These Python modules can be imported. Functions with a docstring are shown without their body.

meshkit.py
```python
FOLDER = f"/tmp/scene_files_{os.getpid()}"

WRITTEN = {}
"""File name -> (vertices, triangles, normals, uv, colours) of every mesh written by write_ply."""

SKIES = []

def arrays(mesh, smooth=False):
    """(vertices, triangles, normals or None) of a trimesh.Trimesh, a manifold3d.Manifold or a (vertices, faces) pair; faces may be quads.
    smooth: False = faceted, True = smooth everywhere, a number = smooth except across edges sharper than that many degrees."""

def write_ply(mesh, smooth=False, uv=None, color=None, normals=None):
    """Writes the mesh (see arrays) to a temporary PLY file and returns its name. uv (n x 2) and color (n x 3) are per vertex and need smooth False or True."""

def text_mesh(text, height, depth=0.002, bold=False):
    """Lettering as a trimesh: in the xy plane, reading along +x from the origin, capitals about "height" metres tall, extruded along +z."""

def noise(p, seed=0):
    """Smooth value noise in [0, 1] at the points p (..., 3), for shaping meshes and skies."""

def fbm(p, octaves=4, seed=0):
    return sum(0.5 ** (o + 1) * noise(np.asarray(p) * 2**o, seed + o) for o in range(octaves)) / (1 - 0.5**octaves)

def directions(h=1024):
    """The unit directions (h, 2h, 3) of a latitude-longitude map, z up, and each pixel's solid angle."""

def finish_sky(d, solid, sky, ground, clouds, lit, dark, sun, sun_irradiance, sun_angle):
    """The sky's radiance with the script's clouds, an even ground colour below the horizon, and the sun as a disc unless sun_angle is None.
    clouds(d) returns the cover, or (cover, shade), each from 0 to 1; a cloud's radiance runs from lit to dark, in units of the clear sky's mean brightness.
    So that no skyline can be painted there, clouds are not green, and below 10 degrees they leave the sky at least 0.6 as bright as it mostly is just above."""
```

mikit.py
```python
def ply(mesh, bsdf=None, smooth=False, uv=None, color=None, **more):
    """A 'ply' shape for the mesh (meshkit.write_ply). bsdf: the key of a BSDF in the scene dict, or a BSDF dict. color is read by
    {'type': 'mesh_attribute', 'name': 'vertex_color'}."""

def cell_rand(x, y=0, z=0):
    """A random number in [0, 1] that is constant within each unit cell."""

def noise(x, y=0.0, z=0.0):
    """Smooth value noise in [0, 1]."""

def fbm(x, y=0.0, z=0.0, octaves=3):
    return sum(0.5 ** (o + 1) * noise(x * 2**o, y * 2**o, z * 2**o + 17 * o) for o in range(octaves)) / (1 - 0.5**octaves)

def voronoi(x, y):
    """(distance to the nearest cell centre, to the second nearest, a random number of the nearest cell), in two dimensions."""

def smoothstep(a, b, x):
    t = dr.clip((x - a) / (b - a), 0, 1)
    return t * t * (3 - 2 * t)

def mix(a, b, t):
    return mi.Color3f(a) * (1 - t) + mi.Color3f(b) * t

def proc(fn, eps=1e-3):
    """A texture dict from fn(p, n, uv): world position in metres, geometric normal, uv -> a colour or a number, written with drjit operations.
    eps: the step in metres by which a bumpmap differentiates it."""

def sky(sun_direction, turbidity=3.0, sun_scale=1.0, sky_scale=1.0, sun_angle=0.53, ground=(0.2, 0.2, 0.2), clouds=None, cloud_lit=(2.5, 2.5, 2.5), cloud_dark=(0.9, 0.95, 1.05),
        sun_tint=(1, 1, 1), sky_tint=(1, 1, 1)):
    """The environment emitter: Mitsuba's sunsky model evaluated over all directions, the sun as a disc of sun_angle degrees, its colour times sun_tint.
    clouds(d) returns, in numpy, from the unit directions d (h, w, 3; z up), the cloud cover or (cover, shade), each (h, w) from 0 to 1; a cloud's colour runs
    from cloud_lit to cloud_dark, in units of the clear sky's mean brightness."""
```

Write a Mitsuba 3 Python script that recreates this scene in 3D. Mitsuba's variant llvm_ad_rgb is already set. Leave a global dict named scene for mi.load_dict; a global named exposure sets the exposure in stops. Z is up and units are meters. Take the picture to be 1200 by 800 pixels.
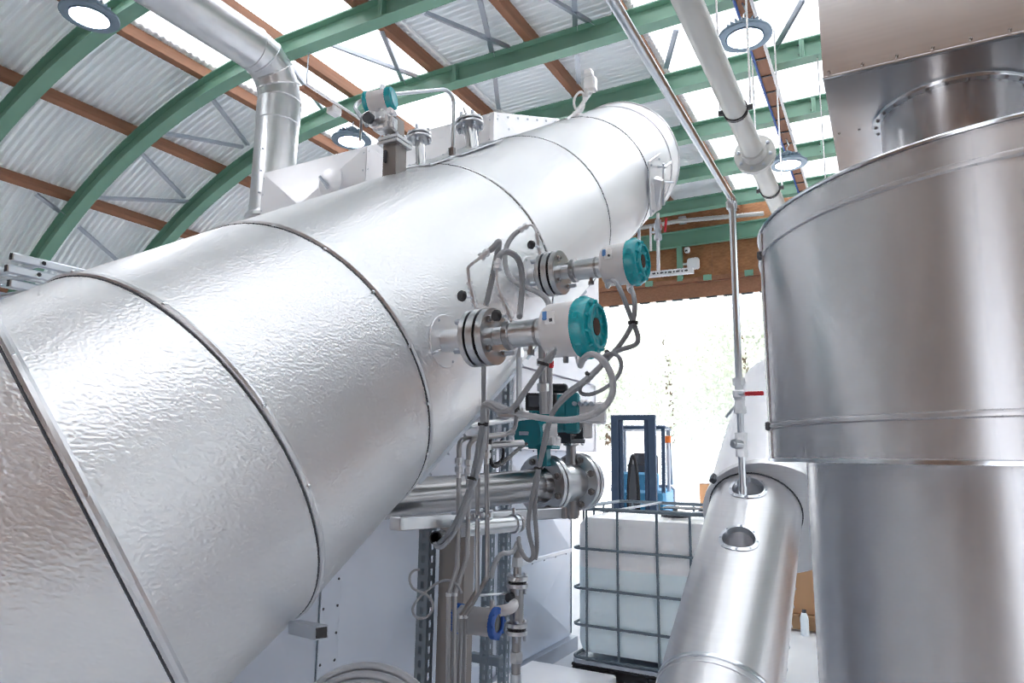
import math, random
import numpy as np
import trimesh, manifold3d
import mitsuba as mi, drjit as dr
import mikit, meshkit
from mikit import proc, noise, fbm, smoothstep, mix

random.seed(7)
RNG = np.random.default_rng(7)
T4 = mi.ScalarTransform4f
scene, labels = {}, {}

# ------------------------------------------------------------------ camera, sky, exposure
CAM_TARGET, CAM_UP, CAM_FOV = ([-4.76699, 8.62969, 3.17457], [0.067609, -0.153939, 0.985765], 74.2203)
EYE = (0.0, 0.0, 1.5)
scene['camera'] = {'type': 'perspective', 'fov': CAM_FOV, 'fov_axis': 'x', 'near_clip': 0.05, 'far_clip': 500.0,
                   'to_world': T4().look_at(origin=list(EYE), target=CAM_TARGET, up=CAM_UP)}


def cloud_cover(d):
    n = meshkit.fbm(d * 3.0, 3, 5)
    return np.clip(0.82 + 0.3 * (n - 0.5), 0, 1), np.clip(1.6 * (n - 0.4), 0, 1) * 0.5


scene['sky'] = mikit.sky([-0.25, -0.45, 0.86], turbidity=4.0, sun_scale=0.35, sky_scale=1.0, ground=(0.45, 0.45, 0.45), sky_tint=(0.9, 1.0, 1.14), sun_tint=(.94, 1.0, 1.06),
                         clouds=cloud_cover, cloud_lit=(2.1, 2.24, 2.46), cloud_dark=(1.45, 1.56, 1.75), sun_angle=3.0)
exposure = 3.3
LAMP_RADIANCE = 9.0


# ------------------------------------------------------------------ materials
def rgb(*c):
    return {'type': 'rgb', 'value': [float(x) for x in c]}


def srgb(r, g, b):
    f = lambda v: v / 255 / 12.92 if v <= 10 else ((v / 255 + 0.055) / 1.055) ** 2.4
    return rgb(f(r), f(g), f(b))


def mat(key, d, two=True):
    scene[key] = {'type': 'twosided', 'bsdf': d} if two and d['type'] not in ('dielectric', 'thindielectric', 'principledthin') else d
    return key


def paint(key, col, rough=0.45, metallic=0.0, spec=0.5, **k):
    return mat(key, {'type': 'principled', 'base_color': col, 'roughness': rough, 'metallic': metallic, 'specular': spec, **k})


def stucco(p, n, uv):
    # embossed (stucco) pattern of the aluminium jacketing
    return noise(p.x * 230, p.y * 230, p.z * 230) + 0.5 * noise(p.x * 410 + 3, p.y * 410, p.z * 410)


def clad_col(p, n, uv):
    t = noise(p.x * 3, p.y * 3, p.z * 3)
    return mix((0.80, 0.81, 0.83), (0.87, 0.88, 0.89), t)


mat('mat_clad', {'type': 'bumpmap', 'arbitrary': proc(stucco, 8e-4), 'scale': 0.0017,
                 'bsdf': {'type': 'principled', 'base_color': proc(clad_col), 'metallic': 0.92, 'roughness': 0.42}})


mat('mat_cladplain', {'type': 'principled', 'base_color': proc(clad_col), 'metallic': 0.92, 'roughness': 0.40})


def steel_col(p, n, uv):
    t = noise(p.x * 1.5, p.y * 1.5, p.z * 9)
    return mix((0.60, 0.615, 0.63), (0.70, 0.715, 0.73), t)


def brush_col(p, n, uv):
    t = 0.25 * noise(p.x * 3, p.y * 3, p.z * 160) + 0.75 * fbm(p.x * 4, p.y * 4, p.z * 4, 2)
    return mix((0.62, 0.62, 0.635), (0.76, 0.76, 0.775), t)


def vessel_col(p, n, uv):
    t = 0.5 * noise(p.x * 16, p.y * 16, 0.0) + 0.5 * fbm(p.x * 3, p.y * 3, p.z * 2, 2)
    return mix((0.60, 0.595, 0.61), (0.73, 0.725, 0.74), t)


def smudge(p, n, uv):
    return 0.16 + 0.16 * fbm(p.x * 5, p.y * 5, p.z * 5, 3)


mat('mat_vessel', {'type': 'roughconductor', 'distribution': 'ggx', 'alpha_u': 0.05, 'alpha_v': 0.24, 'eta': 0.0, 'k': 1.0, 'material': 'none',
                   'specular_reflectance': proc(vessel_col)})
scene['mat_vessel']['bsdf'].pop('eta'); scene['mat_vessel']['bsdf'].pop('k')
mat('mat_steel', {'type': 'principled', 'base_color': proc(steel_col), 'metallic': 1.0, 'roughness': 0.28})
mat('mat_polished', {'type': 'principled', 'base_color': rgb(.70, .735, .77), 'metallic': 1.0, 'roughness': 0.16})
mat('mat_dullsteel', {'type': 'principled', 'base_color': rgb(.38, .375, .38), 'metallic': 1.0, 'roughness': proc(smudge)})
mat('mat_sheet', {'type': 'principled', 'base_color': proc(brush_col), 'metallic': 0.95, 'roughness': 0.34})


mat('mat_column', {'type': 'principled', 'base_color': rgb(.27, .25, .24), 'metallic': 0.85, 'roughness': 0.38})
mat('mat_strut', {'type': 'principled', 'base_color': rgb(.21, .25, .285), 'metallic': 0.7, 'roughness': 0.42})


mat('mat_box', {'type': 'principled', 'base_color': proc(brush_col), 'metallic': 1.0, 'roughness': 0.2})


def galv_col(p, n, uv):
    t = fbm(p.x * 9, p.y * 9, p.z * 9, 3)
    return mix((0.66, 0.67, 0.70), (0.80, 0.81, 0.83), t)


mat('mat_galv', {'type': 'principled', 'base_color': proc(galv_col), 'metallic': 0.9, 'roughness': 0.34})
mat('mat_zinc', {'type': 'principled', 'base_color': rgb(.48, .52, .58), 'metallic': 0.85, 'roughness': 0.4})


def panel_col(p, n, uv):
    t = fbm(p.x * 2.2, p.y * 2.2, p.z * 2.2, 3)
    return mix((0.55, 0.59, 0.665), (0.65, 0.69, 0.765), t)


mat('mat_panel', {'type': 'principled', 'base_color': proc(panel_col), 'metallic': 0.5, 'roughness': 0.36})
paint('mat_white', rgb(.82, .82, .83), .35)
paint('mat_whitepanel', rgb(.84, .84, .87), .4, 0.2)
paint('mat_offwhite', rgb(.62, .61, .615), .38)
paint('mat_greyhousing', rgb(.36, .36, .37), .38)
paint('mat_greypipe', rgb(.50, .50, .48), .32)


def green_col(p, n, uv):
    t = fbm(p.x * 3, p.y * 3, p.z * 3, 3)
    return mix((0.15, 0.31, 0.225), (0.20, 0.38, 0.285), t)


mat('mat_green', {'type': 'principled', 'base_color': proc(green_col), 'roughness': 0.35, 'specular': 0.5})


def wood_col(p, n, uv):
    g = fbm(p.x * 40, p.y * 2.0, p.z * 40, 3)
    t = noise(p.x * 2, p.y * .7, p.z * 2)
    return mix((0.20, 0.085, 0.045), (0.37, 0.175, 0.10), 0.6 * g + 0.4 * t)


mat('mat_wood', {'type': 'principled', 'base_color': proc(wood_col), 'roughness': 0.6})


def osb_col(p, n, uv):
    g = noise(p.x * 26, p.y * 26, p.z * 40) * .5 + fbm(p.x * 6, p.y * 6, p.z * 6, 3) * .5
    return mix((0.21, 0.085, 0.035), (0.46, 0.225, 0.105), g)


mat('mat_osb', {'type': 'principled', 'base_color': proc(osb_col), 'roughness': 0.7})


def ply_col(p, n, uv):
    g = fbm(p.x * 3, p.y * 3, p.z * 14, 3)
    return mix((0.20, 0.105, 0.060), (0.31, 0.175, 0.11), g)


mat('mat_ply', {'type': 'principled', 'base_color': proc(ply_col), 'roughness': 0.6})


def sheet_col(p, n, uv):
    t = fbm(p.x * .8, p.y * 2.5, p.z * .8, 3)
    return mix((0.72, 0.76, 0.785), (0.83, 0.85, 0.865), t)


mat('mat_corrugated', {'type': 'principled', 'base_color': proc(sheet_col), 'roughness': 0.55})
scene['mat_translucent'] = {'type': 'principledthin', 'base_color': rgb(.93, .94, .95), 'roughness': 0.5, 'diff_trans': 1.35, 'spec_trans': 0.0, 'eta': 1.4}


def concrete_col(p, n, uv):
    t = fbm(p.x * 1.1, p.y * 1.1, 0.0, 4)
    return mix((0.60, 0.615, 0.64), (0.72, 0.73, 0.745), t)


mat('mat_concrete', {'type': 'principled', 'base_color': proc(concrete_col), 'roughness': 0.45})
mat('mat_yard', {'type': 'principled', 'base_color': rgb(.62, .61, .60), 'roughness': 0.9})
paint('mat_plaster', rgb(.80, .80, .80), .8)
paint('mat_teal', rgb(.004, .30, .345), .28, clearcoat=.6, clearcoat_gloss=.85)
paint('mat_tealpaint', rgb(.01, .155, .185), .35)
paint('mat_blue', rgb(.02, .09, .36), .35)
paint('mat_bluewhite', rgb(.10, .25, .55), .4)
paint('mat_red', rgb(.50, .02, .03), .4)
paint('mat_black', rgb(.012, .012, .014), .4)
paint('mat_darkglass', rgb(.03, .035, .04), .08)
paint('mat_dark', rgb(.05, .055, .065), .45)
paint('mat_rubber', rgb(.02, .02, .022), .7)
paint('mat_cable', rgb(.23, .235, .25), .42)
paint('mat_cablelight', rgb(.36, .37, .39), .4)
paint('mat_lamp', rgb(.20, .27, .34), .35, .5)
paint('mat_orange', rgb(.75, .17, .02), .4)
paint('mat_mast', rgb(.03, .055, .10), .4)
paint('mat_cage', rgb(.17, .21, .24), .4, .5)
paint('mat_truckblue', rgb(.08, .30, .50), .35)
paint('mat_card', rgb(.42, .24, .13), .7)
paint('mat_palletwood', rgb(.36, .22, .12), .7)
paint('mat_bark', rgb(.15, .10, .07), .8)
scene['mat_leaf'] = {'type': 'principledthin', 'base_color': rgb(.84, .86, .80), 'roughness': 0.5, 'diff_trans': 1.0, 'spec_trans': 0.0}
scene['mat_glass'] = {'type': 'thindielectric', 'int_ior': 1.5}


def tank_col(p, n, uv):
    level = 0.752 + 0.004 * noise(p.x * 12, p.y * 12, 0.0)
    t = smoothstep(level - 0.006, level + 0.006, p.z)
    return mix((0.80, 0.915, 0.945), (0.95, 0.95, 0.945), t)


mat('mat_tank', {'type': 'principled', 'base_color': proc(tank_col), 'roughness': 0.35, 'specular': .5})
paint('mat_tankfar', rgb(.80, .86, .90), .4)


def braid(p, n, uv):
    return 0.5 + 0.25 * dr.sin(uv.x * 6.2832 * 8 + uv.y * 1500) + 0.25 * dr.sin(-uv.x * 6.2832 * 8 + uv.y * 1500)


mat('mat_braid', {'type': 'bumpmap', 'arbitrary': proc(braid, 4e-4), 'scale': 0.0022,
                  'bsdf': {'type': 'principled', 'base_color': rgb(.80, .81, .84), 'metallic': 0.9, 'roughness': 0.28}})


# ------------------------------------------------------------------ helpers
def fresh(key):
    if key not in USED:
        USED.add(key)
        return key
    k = 1
    while f'{key}_{k:03d}' in USED:
        k += 1
    USED.add(f'{key}_{k:03d}')
    return f'{key}_{k:03d}'


USED = set()


def thing(name, label, cat=None, group=None, kind=None):
    key = fresh(name)
    labels[key] = {'label': label}
    if cat: labels[key]['category'] = cat
    if group: labels[key]['group'] = group
    if kind: labels[key]['kind'] = kind
    return key


def part(parent, name, mesh, bsdf, smooth=30, label=None, kind=None, **kw):
    key = fresh(f'{parent}__{name}')
    scene[key] = mikit.ply(mesh, bsdf, smooth=smooth, **kw)
    if label or kind:
        labels[key] = {}
        if label: labels[key]['label'] = label
        if kind: labels[key]['kind'] = kind
    return key


def solo(name, mesh, bsdf, label, cat=None, group=None, kind=None, smooth=30, **kw):
    key = thing(name, label, cat, group, kind)
    scene[key] = mikit.ply(mesh, bsdf, smooth=smooth, **kw)
    return key


SHARED = {}


def shared(tag, make, bsdf, smooth=30):
    if (tag, bsdf) not in SHARED:
        SHARED[(tag, bsdf)] = mikit.ply(make(), bsdf, smooth=smooth)
    return SHARED[(tag, bsdf)]


def put(parent, name, ply, M, label=None):
    key = fresh(f'{parent}__{name}')
    scene[key] = {**ply, 'to_world': T4(np.asarray(M, float).tolist())}
    if label: labels[key] = {'label': label}
    return key


V = lambda *a: np.array(a, float)


def unit(v):
    v = np.asarray(v, float)
    return v / np.linalg.norm(v)


def frame(o, z, xhint=None):
    z = unit(z)
    h = V(0, 0, 1) if xhint is None and abs(z[2]) < .9 else (V(1, 0, 0) if xhint is None else np.asarray(xhint, float))
    x = unit(h - (h @ z) * z)
    M = np.eye(4)
    M[:3, 0], M[:3, 1], M[:3, 2], M[:3, 3] = x, np.cross(z, x), z, o
    return M


def xf(mesh, M):
    m = mesh.copy()
    m.apply_transform(M)
    return m


def cat(*ms):
    flat = []
    for m in ms:
        flat += m if isinstance(m, list) else [m]
    return trimesh.util.concatenate(flat)


def lathe(prof, n=40, M=None, a0=0.0, a1=2 * math.pi, uv=False):
    """prof: [(r, z)...] outer side seen with z rising. Corners sharper than 30 degrees get their own vertex rings."""
    full = abs(a1 - a0 - 2 * math.pi) < 1e-6
    ang = np.linspace(a0, a1, n + 1)
    vs, fs, uvs, at = [], [], [], 0
    prof = [tuple(map(float, p)) for p in prof]
    runs, run = [], [prof[0]]
    for i in range(1, len(prof)):
        run.append(prof[i])
        if i < len(prof) - 1:
            d1 = np.subtract(prof[i], prof[i - 1]); d2 = np.subtract(prof[i + 1], prof[i])
            c = (d1 @ d2) / (np.linalg.norm(d1) * np.linalg.norm(d2) + 1e-12)
            if c < 0.85:
                runs.append(run); run = [prof[i]]
    runs.append(run)
    s = 0.0
    for run in runs:
        for j, (r, z) in enumerate(run):
            if j: s += math.hypot(r - run[j - 1][0], z - run[j - 1][1])
            vs.append(np.stack([r * np.cos(ang), r * np.sin(ang), np.full_like(ang, z)], -1))
            uvs.append(np.stack([ang / (2 * math.pi), np.full_like(ang, s)], -1))
        m = n + 1
        for j in range(len(run) - 1):
            i = np.arange(n)
            a, b = at + j * m + i, at + j * m + i + 1
            c, d = b + m, a + m
            if run[j][0] > 1e-9: fs.append(np.stack([a, b, c], -1))
            if run[j + 1][0] > 1e-9: fs.append(np.stack([a, c, d], -1))
        at += len(run) * m
    mesh = trimesh.Trimesh(np.vstack(vs), np.vstack(fs), process=False)
    if not uv:
        mesh.merge_vertices(digits_vertex=7)
    if M is not None:
        mesh.apply_transform(M)
    return (mesh, np.vstack(uvs)) if uv else mesh


def rod(p0, p1, r, n=16, r1=None):
    p0, p1 = V(*p0), V(*p1)
    L = np.linalg.norm(p1 - p0)
    r1 = r if r1 is None else r1
    return lathe([(0, 0), (r, 0), (r1, L), (0, L)], n, frame(p0, p1 - p0))


def box(c, size, R=None, bevel=0.0):
    sx, sy, sz = size
    if bevel > 0:
        b = min(bevel, .45 * min(size))
        pts = [(x * (sx / 2 - (0 if k == 0 else b)), y * (sy / 2 - (0 if k == 1 else b)), z * (sz / 2 - (0 if k == 2 else b)))
               for k in range(3) for x in (-1, 1) for y in (-1, 1) for z in (-1, 1)]
        m = trimesh.convex.convex_hull(np.array(pts))
    else:
        m = trimesh.creation.box(size)
    M = np.eye(4)
    if R is not None: M[:3, :3] = np.asarray(R)[:3, :3]
    M[:3, 3] = c
    m.apply_transform(M)
    return m


def bar(p0, p1, w, h, up=(0, 0, 1), bevel=0.0):
    """a rectangular bar from p0 to p1, w across, h along up"""
    p0, p1 = V(*p0), V(*p1)
    z = unit(p1 - p0); u = np.asarray(up, float); u = unit(u - (u @ z) * z)
    R = np.stack([np.cross(u, z), u, z], 1)
    return box((p0 + p1) / 2, (w, h, np.linalg.norm(p1 - p0)), R, bevel)


def hull(pts):
    return trimesh.convex.convex_hull(np.asarray(pts, float))


def path_smooth(pts, n=8):
    from scipy.interpolate import CubicSpline
    p = np.array(pts, float)
    if len(p) < 3:
        return p
    t = np.r_[0, np.cumsum(np.sqrt(np.linalg.norm(np.diff(p, axis=0), axis=1)))]
    return CubicSpline(t, p)(np.linspace(0, t[-1], n * (len(p) - 1) + 1))


def path_fillet(pts, r, n=7):
    p = [V(*q) for q in pts]
    out = [p[0]]
    for i in range(1, len(p) - 1):
        a, b = unit(p[i - 1] - p[i]), unit(p[i + 1] - p[i])
        ang = math.acos(np.clip(a @ b, -1, 1))
        if ang > 3.1:
            out.append(p[i]); continue
        rr = r
        t = rr / math.tan(ang / 2)
        tm = .48 * min(np.linalg.norm(p[i - 1] - p[i]), np.linalg.norm(p[i + 1] - p[i]))
        if t > tm: t, rr = tm, tm * math.tan(ang / 2)
        c = p[i] + unit(a + b) * (rr / math.sin(ang / 2))
        s, e = p[i] + a * t - c, p[i] + b * t - c
        w = math.acos(np.clip((s @ e) / (rr * rr), -1, 1))
        for k in range(n + 1):
            f = k / n
            out.append(c + (math.sin((1 - f) * w) * s + math.sin(f * w) * e) / math.sin(w))
    out.append(p[-1])
    return np.array(out)


def tube(pts, r, n=10, uv=False):
    p = np.array(pts, float)
    t = np.gradient(p, axis=0); t /= np.linalg.norm(t, axis=1, keepdims=True) + 1e-12
    r = np.broadcast_to(r, (len(p),))
    x = np.cross(t[0], V(0, 0, 1) if abs(t[0][2]) < .9 else V(1, 0, 0)); x = unit(x)
    ang = np.linspace(0, 2 * math.pi, n + 1)
    rings = []
    for i in range(len(p)):
        x = unit(x - (x @ t[i]) * t[i]); y = np.cross(t[i], x)
        rings.append(p[i] + r[i] * (np.cos(ang)[:, None] * x + np.sin(ang)[:, None] * y))
    v = np.vstack(rings)
    m = n + 1
    i, j = np.meshgrid(np.arange(len(p) - 1), np.arange(n), indexing='ij')
    a, b, c, d = i * m + j, i * m + j + 1, (i + 1) * m + j + 1, (i + 1) * m + j
    f = np.vstack([np.stack([a, b, c], -1).reshape(-1, 3), np.stack([a, c, d], -1).reshape(-1, 3)])
    if uv:
        s = np.r_[0, np.cumsum(np.linalg.norm(np.diff(p, axis=0), axis=1))]
        U = np.stack([np.tile(ang / (2 * math.pi), len(p)), np.repeat(s, m)], -1)
        return trimesh.Trimesh(v, f, process=False), U
    k = len(v)
    v = np.vstack([v, p[0], p[-1]])
    q = np.arange(n); last = (len(p) - 1) * m
    f = np.vstack([f, np.stack([q + 1, q, np.full(n, k)], -1), np.stack([last + q, last + q + 1, np.full(n, k + 1)], -1)])
    mesh = trimesh.Trimesh(v, f, process=False)
    mesh.merge_vertices(digits_vertex=7)
    return mesh


def hexbolt():
    return cat(lathe([(0, 0), (1, 0), (1, .7), (.8, .8), (0, .8)], 6), lathe([(0, .8), (.5, .8), (.5, 1.15), (0, 1.15)], 8))


def domescrew():
    return lathe([(1, 0), (.95, .3), (.6, .65), (0, .8)], 10)


def bolt_at(parent, p, axis, r, bsdf='mat_polished', name='bolt', make=hexbolt, xhint=None):
    M = frame(p, axis, xhint)
    M[:3, :3] *= r
    put(parent, name, shared(make.__name__, make, bsdf), M)


def flange_ring(r0, r1, h):
    b = min(.0025, h * .2)
    return [(r0, 0), (r1 - b, 0), (r1, b), (r1, h - b), (r1 - b, h), (r0, h), (r0, 0)]


def bolt_circle(parent, o, axis, rad, n, r, bsdf='mat_polished', phase=.3, both=None):
    M = frame(o, axis)
    for k in range(n):
        a = 2 * math.pi * k / n + phase
        d = math.cos(a) * M[:3, 0] + math.sin(a) * M[:3, 1]
        bolt_at(parent, M[:3, 3] + rad * d, axis, r, bsdf)
        if both:
            bolt_at(parent, M[:3, 3] + rad * d - both * M[:3, 2], -M[:3, 2], r, bsdf)


# ------------------------------------------------------------------ the setting: hall
# arched steel hall: the roof's outline in the xz plane, s = arc length from the left spring point of the flat part
RX, RZ, RR = -4.83, 5.29, 5.97


def roof_pt(s, off=0.0):
    if s >= 0:
        if s <= 9.2:
            return V(RX + s, RZ + off), V(0, 1)
        a = (s - 9.2) / RR
        return V(RX + 9.2 + (RR + off) * math.sin(a), RZ - RR + (RR + off) * math.cos(a)), V(math.sin(a), math.cos(a))
    a = -s / RR
    return V(RX - (RR + off) * math.sin(a), RZ - RR + (RR + off) * math.cos(a)), V(-math.sin(a), math.cos(a))


ARCH_Y = [-1.9, -0.55, 0.65, 1.85, 3.05, 4.20, 5.376, 6.55, 7.73, 8.90, 10.08]
BEAM_H, BEAM_W = .20, .13
PURLIN_S = [-6.6, -5.1, -3.57, -2.39, -1.20, -.22, .87, 2.02, 2.94, 3.95, 5.0, 6.05, 7.1, 8.15, 9.2, 10.3, 11.5, 12.9, 14.6, 16.0]
Y_NEAR, Y_FAR = -2.6, 11.0
WALL_L, WALL_R = -9.75, 9.3

solo('floor', box((-0.2, 4.2, -.05), (20, 14.2, .1)), 'mat_concrete', 'light grey smooth concrete hall floor', kind='structure', smooth=False)
solo('ground', cat(box((-3, 42.12, -.05), (90, 61.6, .1)), box((-3, -18.0, -.05), (60, 29.7, .1))), 'mat_yard', 'pale concrete yard outside the hall', kind='structure', smooth=False)

# arches: one I-section swept along the roof outline
I_SEC = [(-BEAM_W / 2, 0), (BEAM_W / 2, 0), (BEAM_W / 2, .012), (.006, .018), (.006, BEAM_H - .018), (BEAM_W / 2, BEAM_H - .012), (BEAM_W / 2, BEAM_H),
         (-BEAM_W / 2, BEAM_H), (-BEAM_W / 2, BEAM_H - .012), (-.006, BEAM_H - .018), (-.006, .018), (-BEAM_W / 2, .012)]


def arch_mesh(y):
    ss = np.r_[np.linspace(-5.55, 0, 21), np.linspace(.6, 8.6, 9), np.linspace(9.2, 14.75, 21)]
    v = []
    for s in ss:
        p, n = roof_pt(s)
        for (a, h) in I_SEC:
            q = p + n * h
            v.append((q[0], y + a, q[1]))
    k = len(I_SEC)
    i, j = np.meshgrid(np.arange(len(ss) - 1), np.arange(k), indexing='ij')
    a, b = i * k + j, i * k + (j + 1) % k
    f = np.vstack([np.stack([a, b, b + k], -1).reshape(-1, 3), np.stack([a, b + k, a + k], -1).reshape(-1, 3)])
    m = trimesh.Trimesh(np.array(v), f, process=False)
    m.fix_normals()
    return m


ARCH_LABEL = {3.05: 'green steel roof arch crossing behind the big round lamp at top left', 4.20: 'green steel roof arch passing behind the bent silver duct',
              5.376: 'green steel roof arch just above the teal topped fittings on the drum', 6.55: 'green steel roof arch behind the white sensor box on the drum end',
              7.73: 'green steel roof arch behind the upper clamp of the grey pipe', 8.90: 'green steel roof arch behind the flange of the grey pipe',
              10.08: 'green steel roof arch nearest the brown gable over the gate'}
CLEAT = {}
for y in ARCH_Y:
    seen = y in ARCH_LABEL
    if not seen:
        t = thing('steel_arch', 'green steel roof arch overhead, above the top edge of the picture', 'beam', 'green roof arches overhead')
    else:
        t = thing('steel_arch', ARCH_LABEL[y], 'beam')
    part(t, 'rafter', arch_mesh(y), 'mat_green', 20)
    if seen:
        for s in PURLIN_S[2:12]:                                   # cleats that hold the purlins
            p, n = roof_pt(s - .055, BEAM_H + .05)
            part(t, 'cleat', bar((p[0] - n[0] * .05, y, p[1] - n[1] * .05), (p[0] + n[0] * .06, y, p[1] + n[1] * .06), .012, .10, (0, 1, 0)), 'mat_green', False)
        for s in (1.15, 4.35):                                    # bolted splice plates with stiffeners
            p, n = roof_pt(s)
            part(t, 'splice_plate', box((p[0], y, p[1] + BEAM_H / 2), (.022, BEAM_W, BEAM_H - .03)), 'mat_green', False)
            part(t, 'splice_plate', box((p[0] + .024, y, p[1] + BEAM_H / 2 - .006), (.022, BEAM_W, BEAM_H - .02)), 'mat_green', False)
            for dz in (.05, .15):
                for dy in (-.045, ):
                    bolt_at(t, (p[0] - .011, y + dy, p[1] + dz), (-1, 0, 0), .011, 'mat_dark')

PUR_W, PUR_H = .075, .14
PUR_LABEL = ['', '', 'brown wooden purlin lowest on the curved left roof', 'brown wooden purlin second from the bottom of the curved left roof',
             'brown wooden purlin along the left edge of the skylight strip', 'brown wooden purlin crossing the left skylight strip beside the bent duct',
             'brown wooden purlin with a white conduit, right edge of the left skylight', 'dark brown wooden purlin in the middle of the opaque roof strip',
             'brown wooden purlin beside the long polished pipe, left edge of the right skylight', 'brown wooden purlin above the row of two round lamps',
             ]
for i, s in enumerate(PURLIN_S):
    p, n = roof_pt(s, BEAM_H + PUR_H / 2 + .001)
    m = bar((p[0], Y_NEAR + .1, p[1]), (p[0], Y_FAR - .1, p[1]), PUR_W, PUR_H, (n[0], 0, n[1]), .004)
    if i < len(PUR_LABEL) and PUR_LABEL[i]:
        solo('roof_purlin', m, 'mat_wood', PUR_LABEL[i], 'purlin', smooth=False)
    else:
        solo('roof_purlin', m, 'mat_wood', 'brown wooden roof purlin running along the hall above or beside the picture', 'purlin', 'purlins at the picture edge', smooth=False)

# corrugated roof skin, sheet by sheet
SKIN = BEAM_H + PUR_H + .014
roof = thing('ceiling', 'arched roof of corrugated sheets with translucent skylight strips', kind='structure')


def corr_sheet(s0, s1, y0, y1, lift):
    ny = int(round((y1 - y0) / .0762)) * 6
    curved = s0 < 0 or s1 > 9.2
    ns = 5 if curved else 2
    S, Y = np.linspace(s0, s1, ns), np.linspace(y0, y1, ny + 1)
    v = []
    for s in S:
        p, n = roof_pt(s, SKIN + lift)
        w = .0125 * np.cos(2 * math.pi * Y / .0762)
        v.append(np.stack([p[0] + n[0] * w, Y, p[1] + n[1] * w], -1))
    v = np.vstack(v); m = ny + 1
    i, j = np.meshgrid(np.arange(ns - 1), np.arange(ny), indexing='ij')
    a = i * m + j
    f = np.vstack([np.stack([a, a + 1, a + m + 1], -1).reshape(-1, 3), np.stack([a, a + m + 1, a + m], -1).reshape(-1, 3)])
    return trimesh.Trimesh(v, f, process=False)


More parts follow.
